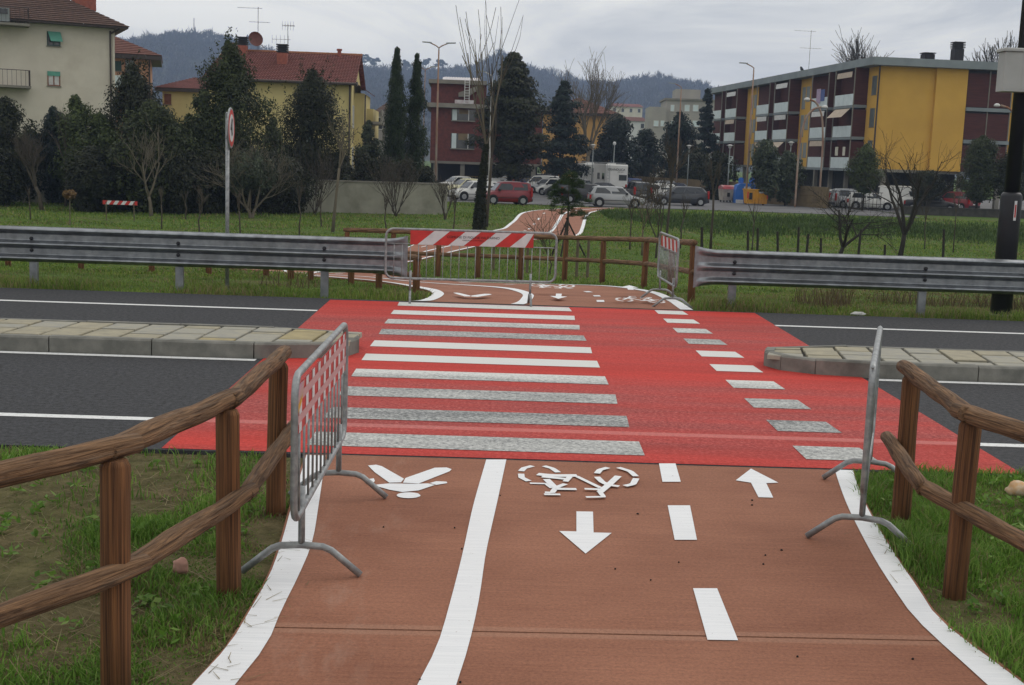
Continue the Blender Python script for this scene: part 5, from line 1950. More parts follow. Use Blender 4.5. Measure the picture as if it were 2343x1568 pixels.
bt(1980, 190, 92, 'bare_tree', 'bare tree top showing above the apartment block roof', 112, trunk_h=.5, ang=22, mat='bark', kids=(4, 5, 4), minr=.035)
bt(2225, 185, 100, 'bare_tree', 'small bare tree top beside the big roof chimney of the apartments', 113, trunk_h=.6, ang=24, mat='bark', kids=(4, 4, 4), minr=.035)
bt(1910, 44.5, 395, 'fruit_tree', 'low spreading bare fruit tree with a crooked trunk in the field', 114, trunk_h=.26, ang=52, mat='bark_dark', lean=(.25, 0), kids=(4, 4, 4), r=.085, up=.2, minr=.004, keep=1.05)
bt(2052, 46, 285, 'fruit_tree', 'taller bare fruit tree with a fanned crown in the field', 115, trunk_h=.26, ang=40, mat='bark_dark', lean=(.08, 0), kids=(4, 4, 4), r=.10, up=.6, minr=.004)
bt(1500, 43, 385, 'bare_sapling', 'many-twigged bare sapling near the fence corner', 116, trunk_h=.2, ang=36, mat='bark', r=.035, lvl=4, kids=(3, 4, 4), minr=.006)
bt(1468, 44, 415, 'bare_sapling', 'mossy bare sapling left of the many-twigged one', 117, trunk_h=.35, ang=34, mat='stake', r=.03, lvl=3, minr=.006)
bt(1625, 52, 360, 'bare_sapling', 'straight bare sapling in front of the recycling containers', 118, trunk_h=.6, ang=24, mat='bark', r=.05, lvl=3, minr=.008)
bt(1522, 47, 300, 'bare_sapling', 'tall slim bare sapling in front of the dark estate car', 119, trunk_h=.55, ang=26, mat='bark', r=.045, lvl=3, minr=.008)
bt(1258, 33, 470, 'bare_sapling', 'short thorny bare shrub just behind the far log fence', 120, trunk_h=.2, ang=38, mat='bark', r=.02, lvl=3, minr=.005)
bt(455, 47, 425, 'bare_sapling', 'small Y-shaped bare sapling between the sign pole and the pale trunk', 121, trunk_h=.4, ang=30, mat='bark', r=.03, lvl=3, minr=.007)
for i, (px, Y, yt) in enumerate([(70, 53, 420), (370, 50, 415), (425, 58, 430), (550, 46, 420), (685, 49, 400), (735, 55, 440), (884, 50, 425), (1035, 50, 430), (1440, 47, 430), (1555, 49, 430), (1720, 55, 445), (2180, 60, 400), (2115, 62, 440)]):
    bt(px, Y, yt, 'bare_sapling', 'thin bare sapling planted on the lawn', 130 + i, trunk_h=.5, ang=20, mat='bark', r=.028, lvl=2, kids=(4, 3), minr=.007, group='thin saplings on the lawn')
# dry-leaved round-headed sapling
p = on(160, 50)
s = thing('dry_leaf_sapling', 'small sapling with a round head of dry brown leaves', 'tree', p)
h_ = hgt(160, 436, 50, p)
MB().tube([(0, 0, -.2), (.01, 0, h_ * .8)], .022, 6).build('trunk', 'bark_pale', s)
rng = np.random.default_rng(3)
d = rng.normal(0, 1, (420, 3)); d /= np.linalg.norm(d, axis=1, keepdims=True)
V, F = leaves_np(d * np.array([.28, .28, .2]) * rng.uniform(.4, 1, (420, 1)) + np.array([0, 0, h_ * .88]), d, .06, .035, rng)
npmesh('crown', V, F4=F, mat='leaf_dry', parent=s)
# young staked pine
p = on(1294, 42)
s = thing('young_pine', 'young bushy pine propped by a tripod of stakes beside the path', 'tree', p)
h_ = hgt(1294, 392, 42, p)
MB().tube([(0, 0, -.2), (.02, 0, h_ * .5), (0, 0, h_ * .95)], [.045, .035, .01], 7).build('trunk', 'bark', s)
for a in (0.2, 2.3, 4.4):
    MB().tube([(math.cos(a) * .75, math.sin(a) * .75, -.1), (math.cos(a) * -.04, math.sin(a) * -.04, h_ * .46)], .03, 6).build('stake', 'bark_dark', s)
rng = np.random.default_rng(9)
C = []
for k in range(70):
    t_ = rng.random()
    a = rng.random() * 6.28
    rad = (.85 * (1 - t_) + .25) * rng.uniform(.3, 1)
    C.append((rad * math.cos(a), rad * math.sin(a), h_ * (.46 + .5 * t_)))
C = np.array(C)
k = rng.integers(0, 70, 9000)
d = rng.normal(0, 1, (9000, 3)); d[:, 2] = np.abs(d[:, 2]); d /= np.linalg.norm(d, axis=1, keepdims=True)
P = C[k] + d * .11
V = np.stack([P - d * .11, P + np.cross(d, rng.normal(0, 1, (9000, 3))) * .004, P + d * .09, P - np.cross(d, rng.normal(0, 1, (9000, 3))) * .004], 1).reshape(-1, 3)
npmesh('crown', V, F4=np.arange(36000).reshape(-1, 4), mat='leaf_pine', parent=s)
# stakes of the field fence
for i, (px, Y, yt) in enumerate([(1706, 38, 528), (1728, 39, 522), (1774, 38, 530), (1820, 39.5, 520), (1872, 38, 545), (1958, 38, 525), (2018, 38.6, 560), (2150, 38, 525), (1840, 37, 535), (1600, 33, 520)]):
    p = on(px, Y)
    o = MB().tube([(0, 0, -.3), (.01, 0, hgt(px, yt, Y, p) * .6), (random.uniform(-.03, .03), 0, hgt(px, yt, Y, p))], [.045, .04, .035], 7).build('fence_stake', 'bark_dark', None, False, p)
    tag(o, 'dark wooden stake of the wire fence across the field', 'stake', 'stakes of the field fence')
for i, (px, Y, yt) in enumerate([(1318, 31, 545), (1343, 32, 540), (1205, 33, 560), (1128, 34, 555), (1000, 38, 560)]):
    p = on(px, Y)
    o = MB().tube([(0, 0, -.3), (.0, 0, hgt(px, yt, Y, p))], [.04, .035], 7).build('support_stake', 'stake', None, False, p)
    tag(o, 'grey support stake standing behind the far log fence', 'stake', 'support stakes behind the far fence')

# ------------------------------------------------------------------ wooded hills
HS = 2.1
RIDGE = [(-900, 60), (-500, 70), (-350, 62), (-260, 66), (-200, 57), (-155, 64), (-117, 54), (-90, 50), (-60, 49), (-36, 50), (-12, 52), (2.6, 61), (15, 54), (40, 47), (65, 45), (88, 49), (110, 46), (124.6, 42), (145, 38), (175, 33), (230, 28), (300, 30), (450, 44), (700, 50), (1000, 40)]


def hillz(x, y):
    return HS * (hillz0(x / HS, y / HS) - EYE) + EYE


def hillz0(x, y):
    rz_ = interp(x, RIDGE) - 3.0 + 1.2 * noise.noise(Vector((x * .03, 3, 1)))
    yr = 700 + 40 * noise.noise(Vector((x * .006, 1.7, 0)))
    if y <= yr:
        t_ = max(0.0, (y - 300) / (yr - 300))
        k_ = t_ ** 1.25
    else:
        t_ = min(1.0, (y - yr) / 400)
        k_ = 1 - .75 * t_
    return -3 + (rz_ + 3) * k_ + 2.5 * noise.noise(Vector((x * .02, y * .02, 4))) * min(1, t_ * 3) * min(1.0, abs(y - yr) / 60)


hx = axis([(-1400, -320, 40), (-320, 320, 6), (320, 1400, 40)])
hy = axis([(290, 700, 12), (700, 760, 10), (760, 1100, 60)])
hx = [v * HS for v in hx]; hy = [v * HS for v in hy]
V = np.array([(x, y, hillz(x, y)) for y in hy for x in hx])
idx = np.arange(len(hx) * len(hy)).reshape(len(hy), len(hx))
F = np.stack([idx[:-1, :-1], idx[:-1, 1:], idx[1:, 1:], idx[1:, :-1]], -1).reshape(-1, 4)
mk('hill_floor', (0.05, 0.045, 0.035), (0.035, 0.04, 0.022), sc=.03, det=6, rough=1, vec='POS')
hills = struct(npmesh('hills', V, F4=F, mat='hill_floor'))
hills['label'] = 'low wooded hills on the horizon'
hills.data.shade_smooth()
# leafless wood on the slopes: one mass
rng = np.random.default_rng(5)
nT = 15000
tx = rng.uniform(-330, 330, nT) * HS
ty = (330 + 400 * rng.random(nT) ** .55) * HS
hz_t = rng.uniform(3.8, 7.6, nT) * HS * .9
tz = np.array([hillz(a, c) for a, c in zip(tx, ty)])
q = 20
d = rng.normal(0, 1, (nT, q, 3)); d[:, :, 2] = np.abs(d[:, :, 2]) * 1.5 + .4
d /= np.linalg.norm(d, axis=2, keepdims=True)
root = np.stack([tx, ty, tz + hz_t * .25], 1)[:, None, :] + rng.normal(0, .9, (nT, q, 3)) + np.stack([0 * tx, 0 * tx, hz_t], 1)[:, None, :] * rng.uniform(-.15, .25, (nT, q, 1))
tip = root + d * (hz_t[:, None, None] * rng.uniform(.35, .65, (nT, q, 1)))
sd_ = np.cross(d, rng.normal(0, 1, (nT, q, 3))); sd_ /= np.linalg.norm(sd_, axis=2, keepdims=True) + 1e-6
wdt = rng.uniform(.22, .62, (nT, q, 1))
Vw = np.stack([root - sd_ * wdt * .3, root + (tip - root) * .6 + sd_ * wdt, tip, root + (tip - root) * .5 - sd_ * wdt], 2).reshape(-1, 3)
wood = npmesh('hillside_wood', Vw, F4=np.arange(len(Vw)).reshape(-1, 4), mat='wood_haze')
wood['kind'] = 'stuff'
wood['label'] = 'leafless brown wood covering the hill slopes'
# single trees standing out on the skyline
def sky_base(px, Y=None):
    """ridge point under photograph column px"""
    best = None
    for yy in range(int(640 * HS), int(760 * HS), 10):
        x = at(px, 300, yy).x
        z = hillz(x, yy)
        e = (z - EYE) / yy
        if best is None or e > best[0]:
            best = (e, x, yy, z)
    return Vector((best[1], best[2], best[3] - .5))


for i, (px, hp, wp) in enumerate([(735, 30, 22), (800, 40, 30), (830, 42, 26), (852, 36, 24), (700, 28, 30), (922, 30, 22), (970, 36, 26), (1002, 34, 24)]):
    p = sky_base(px)
    h_ = hp * p.y / FV * .95
    t = thing('umbrella_pine', 'umbrella pine standing out on the hill skyline', 'tree', p, 0, 'pines on the hill skyline')
    MB().tube([(0, 0, -1), (.2, 0, h_ * .7)], [.6, .35], 5).build('trunk', 'bark', t)
    rng = np.random.default_rng(200 + i)
    wd = wp * p.y / FV
    C = np.stack([rng.normal(0, wd * .22, 14), rng.normal(0, wd * .22, 14), h_ * rng.uniform(.62, 1.0, 14)], 1)
    k = rng.integers(0, 14, 700)
    d = rng.normal(0, 1, (700, 3)); d /= np.linalg.norm(d, axis=1, keepdims=True)
    V, F = leaves_np(C[k] + d * np.array([1, 1, .55]) * wd * .14, d, 1.1, .8, rng)
    npmesh('crown', V, F4=F, mat='far_pine', parent=t)
for i, (px, hp) in enumerate([(400, 34), (418, 26), (505, 30), (520, 34), (552, 16), (565, 34), (580, 34), (660, 28), (1075, 30), (1060, 26), (1040, 34), (1028, 26), (1245, 40), (1262, 46), (1290, 48), (1278, 42), (1300, 42), (1415, 34), (1445, 36), (1470, 34), (1500, 40), (1530, 38), (1560, 34), (1590, 36), (1612, 38), (340, 26), (1110, 22)]):
    p = sky_base(px)
    if i in (5, 6):
        t = evergreen('skyline_cypress', 'small dark cypress standing out on the hill skyline', p, hp * p.y / FV, 5.2, 'column', 'far_pine', 300 + i, nleaf=500, ls=1.2, ncl=40, clr=1.4, group='cypresses on the skyline', upb=3)
    else:
        bare_tree('skyline_tree', 'bare spreading tree silhouetted on the hill skyline', p - Vector((0, 0, 1.5)), hp * .72 * p.y / FV, 300 + i, lvl=4, ang=34, trunk_h=.16, r=.45, minr=.085, mat='bark', kids=(4, 5, 4), group='bare trees on the hill skyline')
p = sky_base(444)
o = MB().tube([(0, 0, -1), (0, 0, 45 * p.y / FV)], [.6, .5], 6).build('mast', 'rusty', None, False, p)
tag(o, 'thin mast standing alone on the hill top', 'mast')

# ------------------------------------------------------------------ cars
PAINT = {'white': (.62, .62, .60), 'cream': (.60, .57, .36), 'silver': (.33, .34, .35), 'grey': (.10, .105, .115), 'charcoal': (.045, .048, .055), 'black': (.014, .014, .016), 'red': (.19, .012, .018), 'blue': (.022, .045, .17), 'navy': (.015, .02, .05), 'maroon': (.09, .015, .015)}
for k_, c_ in PAINT.items():
    mk('paint_' + k_, c_, tuple(v * .92 for v in c_), sc=2, rough=.28, metal=.25 if k_ in ('silver', 'grey', 'charcoal') else 0, spec=.5)

SHAPE = {      # length, width, height, belt, bonnet length, screen rake, tail rake, roof end
    'hatch': (3.95, 1.66, 1.44, .90, .95, .62, .30, .0),
    'panda': (3.54, 1.60, 1.55, .95, .78, .50, .14, .0),
    'estate': (4.35, 1.75, 1.46, .92, 1.05, .68, .45, .0),
    'saloon': (4.40, 1.72, 1.42, .90, 1.10, .72, .55, .75),
    'mpv': (3.95, 1.70, 1.62, .98, .72, .62, .20, .0),
    'van': (4.9, 1.90, 2.0, 1.10, .75, .60, .10, .0)}
PROTO = {}


def car_proto(kind):
    L, W, H, zb, hood, rk, tk, boot = SHAPE[kind]
    t = thing('parked_car', 'x', 'car')
    hw = W / 2
    xf, xr = L / 2, -L / 2
    cowl = xf - hood
    tail = xr + boot
    st = [(xf, .72, .30, .56), (xf - .06, .86, .24, .64), (xf - .3, .96, .20, .72), (cowl + .1, 1.0, .18, zb - .05), (cowl - .4, 1.0, .18, zb), (0, 1.0, .18, zb + .01), (tail + .25, 1.0, .18, zb + .03), (xr + .25, .98, .2, zb + .02), (xr + .05, .90, .24, zb - .05), (xr, .82, .32, zb - .16)]
    rings = []
    for x, k, z0, z1 in st:
        w = hw * k
        zm = lerp(z0, z1, .5)
        rings.append([(x, -w * .90, z0), (x, -w, z0 + .10), (x, -w * 1.0, zm), (x, -w * .97, z1 - .07), (x, -w * .86, z1), (x, w * .86, z1), (x, w * .97, z1 - .07), (x, w, zm), (x, w, z0 + .10), (x, w * .90, z0)])
    body = MB().loft(rings).build('body', 'paint_white', t, True)
    # cabin shell
    x1, x2, x3, x4 = cowl - .02, cowl - rk, tail + tk, tail + .03
    b0, b1 = hw * .90, hw * .70
    z1 = H - .03

    def sec(x, z, w):
        return (x, w, z)
    lowr = [(x1, -b0 * .94, zb - .03), (x1 - rk * .6, -b0, zb), ((x1 + x4) / 2, -b0, zb), (x4 + .1, -b0, zb), (x4, -b0 * .92, zb)]
    topr = [(x2, -b1 * .92, z1 - .03), (x2 - .2, -b1, z1), ((x2 + x3) / 2, -b1, z1 + .02), (x3 + .15, -b1, z1 - .01), (x3, -b1 * .94, z1 - .05)]
    mir = lambda P: [(x, -y, z) for x, y, z in reversed(P)]
    crown = [(lerp(x, 0, .02), y * .6, z + .03) for x, y, z in topr]
    MB().loft([lowr + mir(lowr), topr + mir(topr), crown + mir(crown)]).build('cabin', 'paint_white', t, False)

    def panel(name, q, mat, out=.012):
        q = [Vector(p) for p in q]
        n = (q[1] - q[0]).cross(q[3] - q[0]).normalized() * out
        m = MB(); m.loft([[p - n * .2 for p in q], [p + n for p in q]])
        return m.build(name, mat, t)

    def lp(a, b, s):
        return tuple(lerp(p, q_, s) for p, q_ in zip(a, b))
    L0, L1 = lowr[0], topr[0]
    panel('windscreen', [lp(L0, L1, .08), lp(L0, L1, .92), (lp(L0, L1, .92)[0], -lp(L0, L1, .92)[1], lp(L0, L1, .92)[2]), (lp(L0, L1, .08)[0], -lp(L0, L1, .08)[1], lp(L0, L1, .08)[2])], 'glass', -.012)
    R0, R1 = lowr[4], topr[4]
    a, c = lp(R0, R1, .15), lp(R0, R1, .9)
    panel('rear_window', [a, c, (c[0], -c[1], c[2]), (a[0], -a[1], a[2])], 'glass', .012)
    for s in (1, -1):
        def pt(fx, fz):
            lo_x = lerp(x1 - .12, x4 + .12, fx); hi_x = lerp(x2 - .05, x3 + .10, fx)
            x = lerp(lo_x, hi_x, fz); y = lerp(b0, b1, fz)
            return (x, s * y, lerp(zb, z1, fz))
        segs = [(.03, .46), (.50, .93)] if kind in ('hatch', 'panda', 'saloon', 'mpv') else ([(.03, .34), (.37, .66), (.69, .96)] if kind == 'estate' else [(.02, .36)])
        for f0_, f1_ in segs:
            panel('side_window', [pt(f0_, .10), pt(f0_, .86), pt(f1_, .86), pt(f1_, .10)], 'glass', .012 * s)
        for wx in (xf - .72, xr + .70):
            whl = MB().tube([(wx, s * (hw - .20), .30), (wx, s * (hw + .005), .30)], .30, 18).build('wheel', 'tyre', t)
            MB().tube([(wx, s * (hw - .05), .30), (wx, s * (hw + .015), .30)], .19, 14).build('rim', 'rim', whl)
            MB().tube([(wx, s * (hw - .12), .33), (wx, s * (hw + .001), .33)], .36, 18).build('wheel_arch', 'plastic_dark', t)
        MB().bbox((xf - .12, min(s * hw * .45, s * hw * .86), .54), (xf - .0, max(s * hw * .45, s * hw * .86), .68), .03).build('headlight', 'lamp_clear', t)
        MB().bbox((xr - .012, min(s * hw * .70, s * hw * .93), zb - .36), (xr + .14, max(s * hw * .70, s * hw * .93), zb + (.25 if kind in ('panda', 'mpv', 'estate') else -.06)), .03).build('tail_light', 'lamp_red', t)
        MB().bbox((cowl - .45, min(s * hw * .93, s * (hw + .14)), zb), (cowl - .30, max(s * hw * .93, s * (hw + .14)), zb + .14), .02).build('mirror', 'plastic_dark', t)
        MB().box((xr + .9, s * (hw + .002) - .006, .46), (xf - .9, s * (hw + .002) + .006, .50)).build('side_strip', 'plastic_dark', t)
    MB().bbox((xf - .16, -hw * .86, .22), (xf + .04, hw * .86, .42), .05).build('bumper', 'plastic_dark', t)
    MB().bbox((xr - .04, -hw * .86, .26), (xr + .16, hw * .86, .48), .05).build('bumper', 'plastic_dark', t)
    MB().box((xf + .03, -.26, .34), (xf + .045, .26, .45)).build('number_plate', 'frame_white', t)
    MB().box((xr - .05, -.26, .52), (xr - .03, .26, .63)).build('number_plate', 'frame_white', t)
    return t


def place_car(px, py, heading, kind, paint, label, z=-.985):
    p = gp(px, py, z)
    if kind not in PROTO:
        c = PROTO[kind] = car_proto(kind)
    else:
        c = copy_tree(PROTO[kind], None)
    c.location = p
    c.rotation_euler = (0, 0, math.radians(heading))
    c['label'] = label
    c['group'] = 'parked cars'
    for ch in c.children:
        if ch.name.split('.')[0] in ('body', 'cabin'):
            ch.material_slots[0].link = 'OBJECT'
            ch.material_slots[0].material = MATS['paint_' + paint]
    return c


CARS = [
    (1048, 440, 208, 'saloon', 'white', 'white car with a pale bonnet parked nearest the garden wall end'),
    (1068, 449, 208, 'saloon', 'cream', 'cream coloured saloon parked between two white cars by the garden wall'),
    (1086, 459, 206, 'hatch', 'white', 'white hatchback parked just behind the ivy-clad trunk'),
    (1140, 459, 200, 'estate', 'silver', 'silver estate car mostly hidden behind the red hatchback'),
    (1155, 468, 194, 'panda', 'red', 'small boxy dark red car parked at the edge of the lawn'),
    (1132, 428, 185, 'saloon', 'navy', 'dark blue saloon in front of the tan railing'),
    (1214, 437, 157, 'hatch', 'blue', 'bright blue hatchback at the back of the angled row'),
    (1238, 441, 157, 'mpv', 'white', 'white tall car between the blue hatchback and a silver one'),
    (1252, 444, 157, 'hatch', 'silver', 'silver hatchback squeezed between two white cars'),
    (1272, 448, 157, 'panda', 'white', 'small boxy white car in the angled row'),
    (1298, 452, 157, 'mpv', 'grey', 'grey tall car in front of the young pine'),
    (1352, 466, -14, 'estate', 'black', 'black estate car half hidden by the silver three-door hatchback'),
    (1408, 474, 2, 'hatch', 'silver', 'silver hatchback seen side-on where the path meets the car park'),
    (1457, 461, 97, 'mpv', 'charcoal', 'dark tall car with upright red tail lights seen from behind'),
    (1442, 445, 100, 'mpv', 'blue', 'dark blue tall car beside the white camper'),
    (1480, 441, 175, 'estate', 'charcoal', 'charcoal estate car in the back row beside the blue tall car'),
    (1497, 458, 172, 'hatch', 'white', 'white hatchback between the dark tall car and the charcoal hatchback'),
    (1530, 441, 178, 'saloon', 'white', 'white saloon in the back row below the tower block'),
    (1108, 447, 205, 'hatch', 'white', 'white hatchback showing just beyond the ivy-clad trunk'),
    (1120, 438, 200, 'estate', 'silver', 'silver estate car behind the row of white cars'),
    (1310, 440, 157, 'hatch', 'white', 'white hatchback just right of the angled row beside the plain camper'),
    (1512, 447, 190, 'estate', 'silver', 'silver estate car in the back row before the tan wall'),
    (1540, 453, 188, 'saloon', 'navy', 'dark saloon behind the charcoal hatchback'),
    (1583, 449, -8, 'estate', 'grey', 'grey estate car in front of the tan boundary wall'),
    (1553, 470, 187, 'estate', 'charcoal', 'charcoal hatchback at the lawn edge facing the silver one'),
    (1990, 480, -10, 'hatch', 'white', 'shiny white hatchback seen through the bare fruit trees'),
    (1953, 477, 5, 'mpv', 'silver', 'silver tall car behind the shiny white hatchback'),
    (2072, 481, -10, 'van', 'white', 'white van parked in the apartment yard'),
    (2130, 484, -22, 'saloon', 'black', 'black saloon in the apartment yard next to the white van'),
    (2186, 481, 120, 'mpv', 'red', 'red car in the apartment yard beneath the loggias'),
    (1238, 432, 180, 'mpv', 'charcoal', 'dark off-road car parked under the brick building'),
    (1836, 430, 190, 'mpv', 'navy', 'dark blue van-like car under the ochre apartments'),
    (2035, 479, 170, 'hatch', 'silver', 'silver hatchback between the shiny white hatchback and the white van'),
    (1915, 473, 8, 'hatch', 'white', 'small white car at the railing gate beside the tan wall end'),
    (1385, 456, -8, 'saloon', 'charcoal', 'charcoal saloon in front of the lettered camper'),
    (1200, 430, 160, 'mpv', 'silver', 'silver tall car at the far end of the angled row'),
    (1012, 425, 200, 'hatch', 'charcoal', 'dark hatchback behind the end of the garden wall'),
]
for c in CARS:
    place_car(*c)

# ------------------------------------------------------------------ camper vans
mk('camper_white', (.66, .66, .645), (.58, .58, .56), sc=1.2, rough=.4)


def camper(px, py, heading, label, text=None):
    p = gp(px, py, -.985)
    t = thing('camper_van', label, 'camper van', p, math.radians(heading), 'camper vans')
    L, W, H = 5.9, 2.15, 2.95
    x0, x1 = -L / 2, L / 2
    prof = [(x0, .55), (x0, H - .12), (x0 + .12, H), (x1 - .35, H), (x1 - .05, H - .25), (x1 + .1, H - .75), (x1 - .65, H - 1.05), (x1 - .75, .55)]
    MB().loft([[(x, y * .985, lerp(.6, z, .995)) for x, z in prof] if abs(y) > W / 2 - .02 else [(x, y, z) for x, z in prof] for y in (-W / 2, -W / 2 + .03, W / 2 - .03, W / 2)]).build('living_box', 'camper_white', t)
    MB().loft([[(x1 - .8, y, .4), (x1 - .8, y * .98, 1.85), (x1 + .05, y * .9, 1.75), (x1 + .55, y * .9, 1.1), (x1 + 1.0, y * .85, .95), (x1 + 1.05, y * .85, .4)] for y in (-.95, .95)]).build('cab', 'camper_white', t)
    MB().box((x0 + .1, -W / 2 + .1, .3), (x1, W / 2 - .1, .56)).build('chassis', 'plastic_dark', t)
    for s in (-1, 1):
        for wx in (x0 + 1.5, x1 + .2):
            MB().tube([(wx, s * .75, .34), (wx, s * 1.0, .34)], .34, 16).build('wheel', 'tyre', t)
        for a, c in ((x0 + .6, x0 + 1.5), (x0 + 2.6, x0 + 3.5)):
            wn = MB().bbox((a, s * W / 2 - .02, 1.5), (c, s * W / 2 + .02, 2.1), .02).build('window', 'glass', t)
        MB().bbox((x1 - .5, s * W / 2 - .02, 2.1), (x1 - .2, s * W / 2 + .02, 2.5), .02).build('window', 'glass', t)
        MB().box((x0 - .03, s * .95 - .08, .8), (x0 + .01, s * .95 + .08, 1.1)).build('tail_light', 'lamp_red', t)
    MB().bbox((x0 - .02, -.98, 1.45), (x0 + .02, -.22, 1.98), .02).build('rear_window', 'glass', t)
    m = MB()
    for s in (.72, .98):
        m.tube([(x0 - .1, s, .9), (x0 - .1, s, H)], .02, 5)
    for k in range(7):
        m.tube([(x0 - .1, .72, 1.0 + k * .3), (x0 - .1, .98, 1.0 + k * .3)], .016, 4)
    m.build('ladder', 'rim', t)
    m = MB()
    for y in (-.9, .9):
        m.tube([(x0 + .3, y, H + .12), (x1 - .8, y, H + .12)], .025, 5)
    for k in range(4):
        m.tube([(x0 + .3 + k * 1.2, -.9, H + .12), (x0 + .3 + k * 1.2, .9, H + .12)], .025, 5)
    m.build('roof_rack', 'rim', t)
    MB().bbox((-1.0, -.35, H), (-.3, .35, H + .14), .03).build('roof_hatch', 'camper_white', t)
    if text:
        text_mesh(text, .30, 'lettering', 'plastic_dark', t, Matrix.Translation((x0 - .012, .05, 2.45)) @ Matrix.Rotation(-math.pi / 2, 4, 'Z') @ Matrix.Rotation(math.pi / 2, 4, 'X'))
        text_mesh('roller team', .13, 'lettering', 'plastic_dark', t, Matrix.Translation((x0 - .012, -.35, 2.25)) @ Matrix.Rotation(-math.pi / 2, 4, 'Z') @ Matrix.Rotation(math.pi / 2, 4, 'X'))
    return t


c1 = camper(1392, 446, 98, 'white camper van with a rear ladder and dark lettering', 'GRANDUCA')
c2 = camper(1343, 441, 97, 'plain white camper van half hidden beside the lettered one')

# ------------------------------------------------------------------ recycling containers
mk('bin_yellow', (.62, .30, .02), (.52, .25, .03), sc=1.5, rough=.55, dirt=(.4, .22, .06), dsc=1.5)
mk('bin_blue', (.045, .17, .55), (.04, .15, .48), sc=1.5, rough=.5)
mk('bin_pale', (.42, .38, .33), (.30, .27, .24), sc=1.5, rough=.6, dirt=(.2, .17, .15), dsc=2)
mk('bin_lid', (.34, .05, .06), (.42, .3, .3), sc=1, rough=.5)
p = gp(1727, 469, -.985)
t = thing('waste_container', 'bright yellow steel waste container with a flared top', 'container', p, math.radians(4))
MB().loft([[(-.85, -.5, .1), (.85, -.5, .1), (.85, .5, .1), (-.85, .5, .1)], [(-.95, -.62, 1.22), (.95, -.62, 1.22), (.95, .62, 1.22), (-.95, .62, 1.22)]]).build('tub', 'bin_yellow', t)
MB().box((-.99, -.66, 1.22), (.99, .66, 1.32)).build('rim_band', 'bin_yellow', t)
for k in range(5):
    MB().box((-.35 + k * .26, -.66, .15), (-.29 + k * .26, -.60, 1.2)).build('rib', 'bin_yellow', t)
MB().box((-.72, -.66, .45), (-.46, -.61, 1.02)).build('poster', 'plastic_dark', t)
MB().box((.1, -.68, 1.0), (.75, -.655, 1.15)).build('label_plate', 'frame_white', t)
for x in (-.9, .78):
    MB().box((x, -.665, .55), (x + .1, -.63, 1.1)).build('warning_strip', 'board_red', t)
p = gp(1708, 466, -.985) + Vector((0, .9, 0))
t = thing('bottle_bank', 'big blue moulded recycling bank with round chutes on top', 'container', p, math.radians(2))
prof = [(-.95, .0), (-.98, 1.2), (-.85, 1.62), (-.5, 1.76), (.5, 1.76), (.85, 1.62), (.98, 1.2), (.95, .0)]
MB().loft([[(x * k, y, z * (1 if abs(y) < .5 else .97)) for x, z in prof] for y, k in ((-.6, .97), (-.55, 1), (.55, 1), (.6, .97))]).build('shell', 'bin_blue', t)
for x in (-.45, .5):
    ch = MB().tube([(x, 0, 1.74), (x, 0, 2.0)], .22, 14).build('chute', 'bin_blue', t)
    MB().tube([(x, -.05, 2.0), (x, .05, 2.0)], .23, 14).build('chute_cap', 'bin_blue', ch)
MB().box((-.3, -.62, 1.25), (.3, -.605, 1.45)).build('label_plate', 'board_white', t)
MB().box((-.95, -.63, .0), (-.3, -.6, .3)).build('torn_bag', 'board_white', t)
for i, (px, lab) in enumerate(((1659, 'pale wheeled bin with a red lid beside the blue bank'), (1680, 'pale wheeled bin with a grey lid touching the blue bank'))):
    p = gp(px, 463, -.985)
    t = thing('wheeled_bin', lab, 'container', p, math.radians(10))
    MB().loft([[(-.42, -.5, .18), (.42, -.5, .18), (.42, .5, .18), (-.42, .5, .18)], [(-.5, -.62, 1.15), (.5, -.62, 1.15), (.5, .62, 1.15), (-.5, .62, 1.15)]]).build('tub', 'bin_pale', t)
    MB().loft([[(x, y, z) for y, z in ((-.66, 1.15), (-.5, 1.38), (0, 1.5), (.5, 1.38), (.66, 1.15))] for x in (-.52, .52)]).build('lid', 'bin_lid' if i == 0 else 'bin_pale', t)
    for k, (x, y) in enumerate(((-.3, -.4), (.3, -.4), (.3, .4), (-.3, .4))):
        MB().tube([(x - .03, y, .09), (x + .03, y, .09)], .09, 10).build('wheel', 'tyre', t)
    MB().box((-.1, -.625, .5), (.15, -.60, .85)).build('sticker', 'plastic_dark', t)

# ------------------------------------------------------------------ street lamps
def lamp(name, label, px, Y, ytop, arms, mat='rusty', r=.09, base=None):
    p = on(px, Y) if base is None else base
    if Y > 88:
        p.z = -.985
    h = at(px, ytop, Y).z - p.z
    t = thing(name, label, 'lamp post', p)
    MB().tube([(0, 0, -.2), (0, 0, h * .5), (0, 0, h - .5)], [r, r * .85, r * .6], 8).build('pole', mat, t, True)
    for s in arms:
        a = MB().tube([(0, 0, h - .55), (0, 0, h - .35), (s * .2, 0, h - .2), (s * .65, 0, h)], .045, 6).build('arm', mat, t, True)
        MB().loft([[(s * .55, -.1, h - .03), (s * .55, .1, h - .03), (s * .55, .1, h + .06), (s * .55, -.1, h + .06)], [(s * 1.25, -.13, h + .02), (s * 1.25, .13, h + .02), (s * 1.25, .10, h + .09), (s * 1.25, -.10, h + .09)]]).build('lamp_head', 'shutter_grey', a)
    return t


lamp('street_lamp', 'tall rust-streaked street lamp with two arms before the brick building', 995, 96, 99, (-1, 1))
lamp('street_lamp', 'farther two-armed street lamp behind the cypresses', 966, 128, 153, (-1, 1), r=.07)
lamp('street_lamp', 'white painted lamp pole in front of the cedar', 1117, 104, 165, (-1,), 'white_pole', r=.08)
lamp('street_lamp', 'slim street lamp in front of the far tower block', 1545, 124, 192, (-1,))
lamp('street_lamp', 'tall street lamp with one arm in front of the apartment balconies', 1705, 107, 146, (-1,))


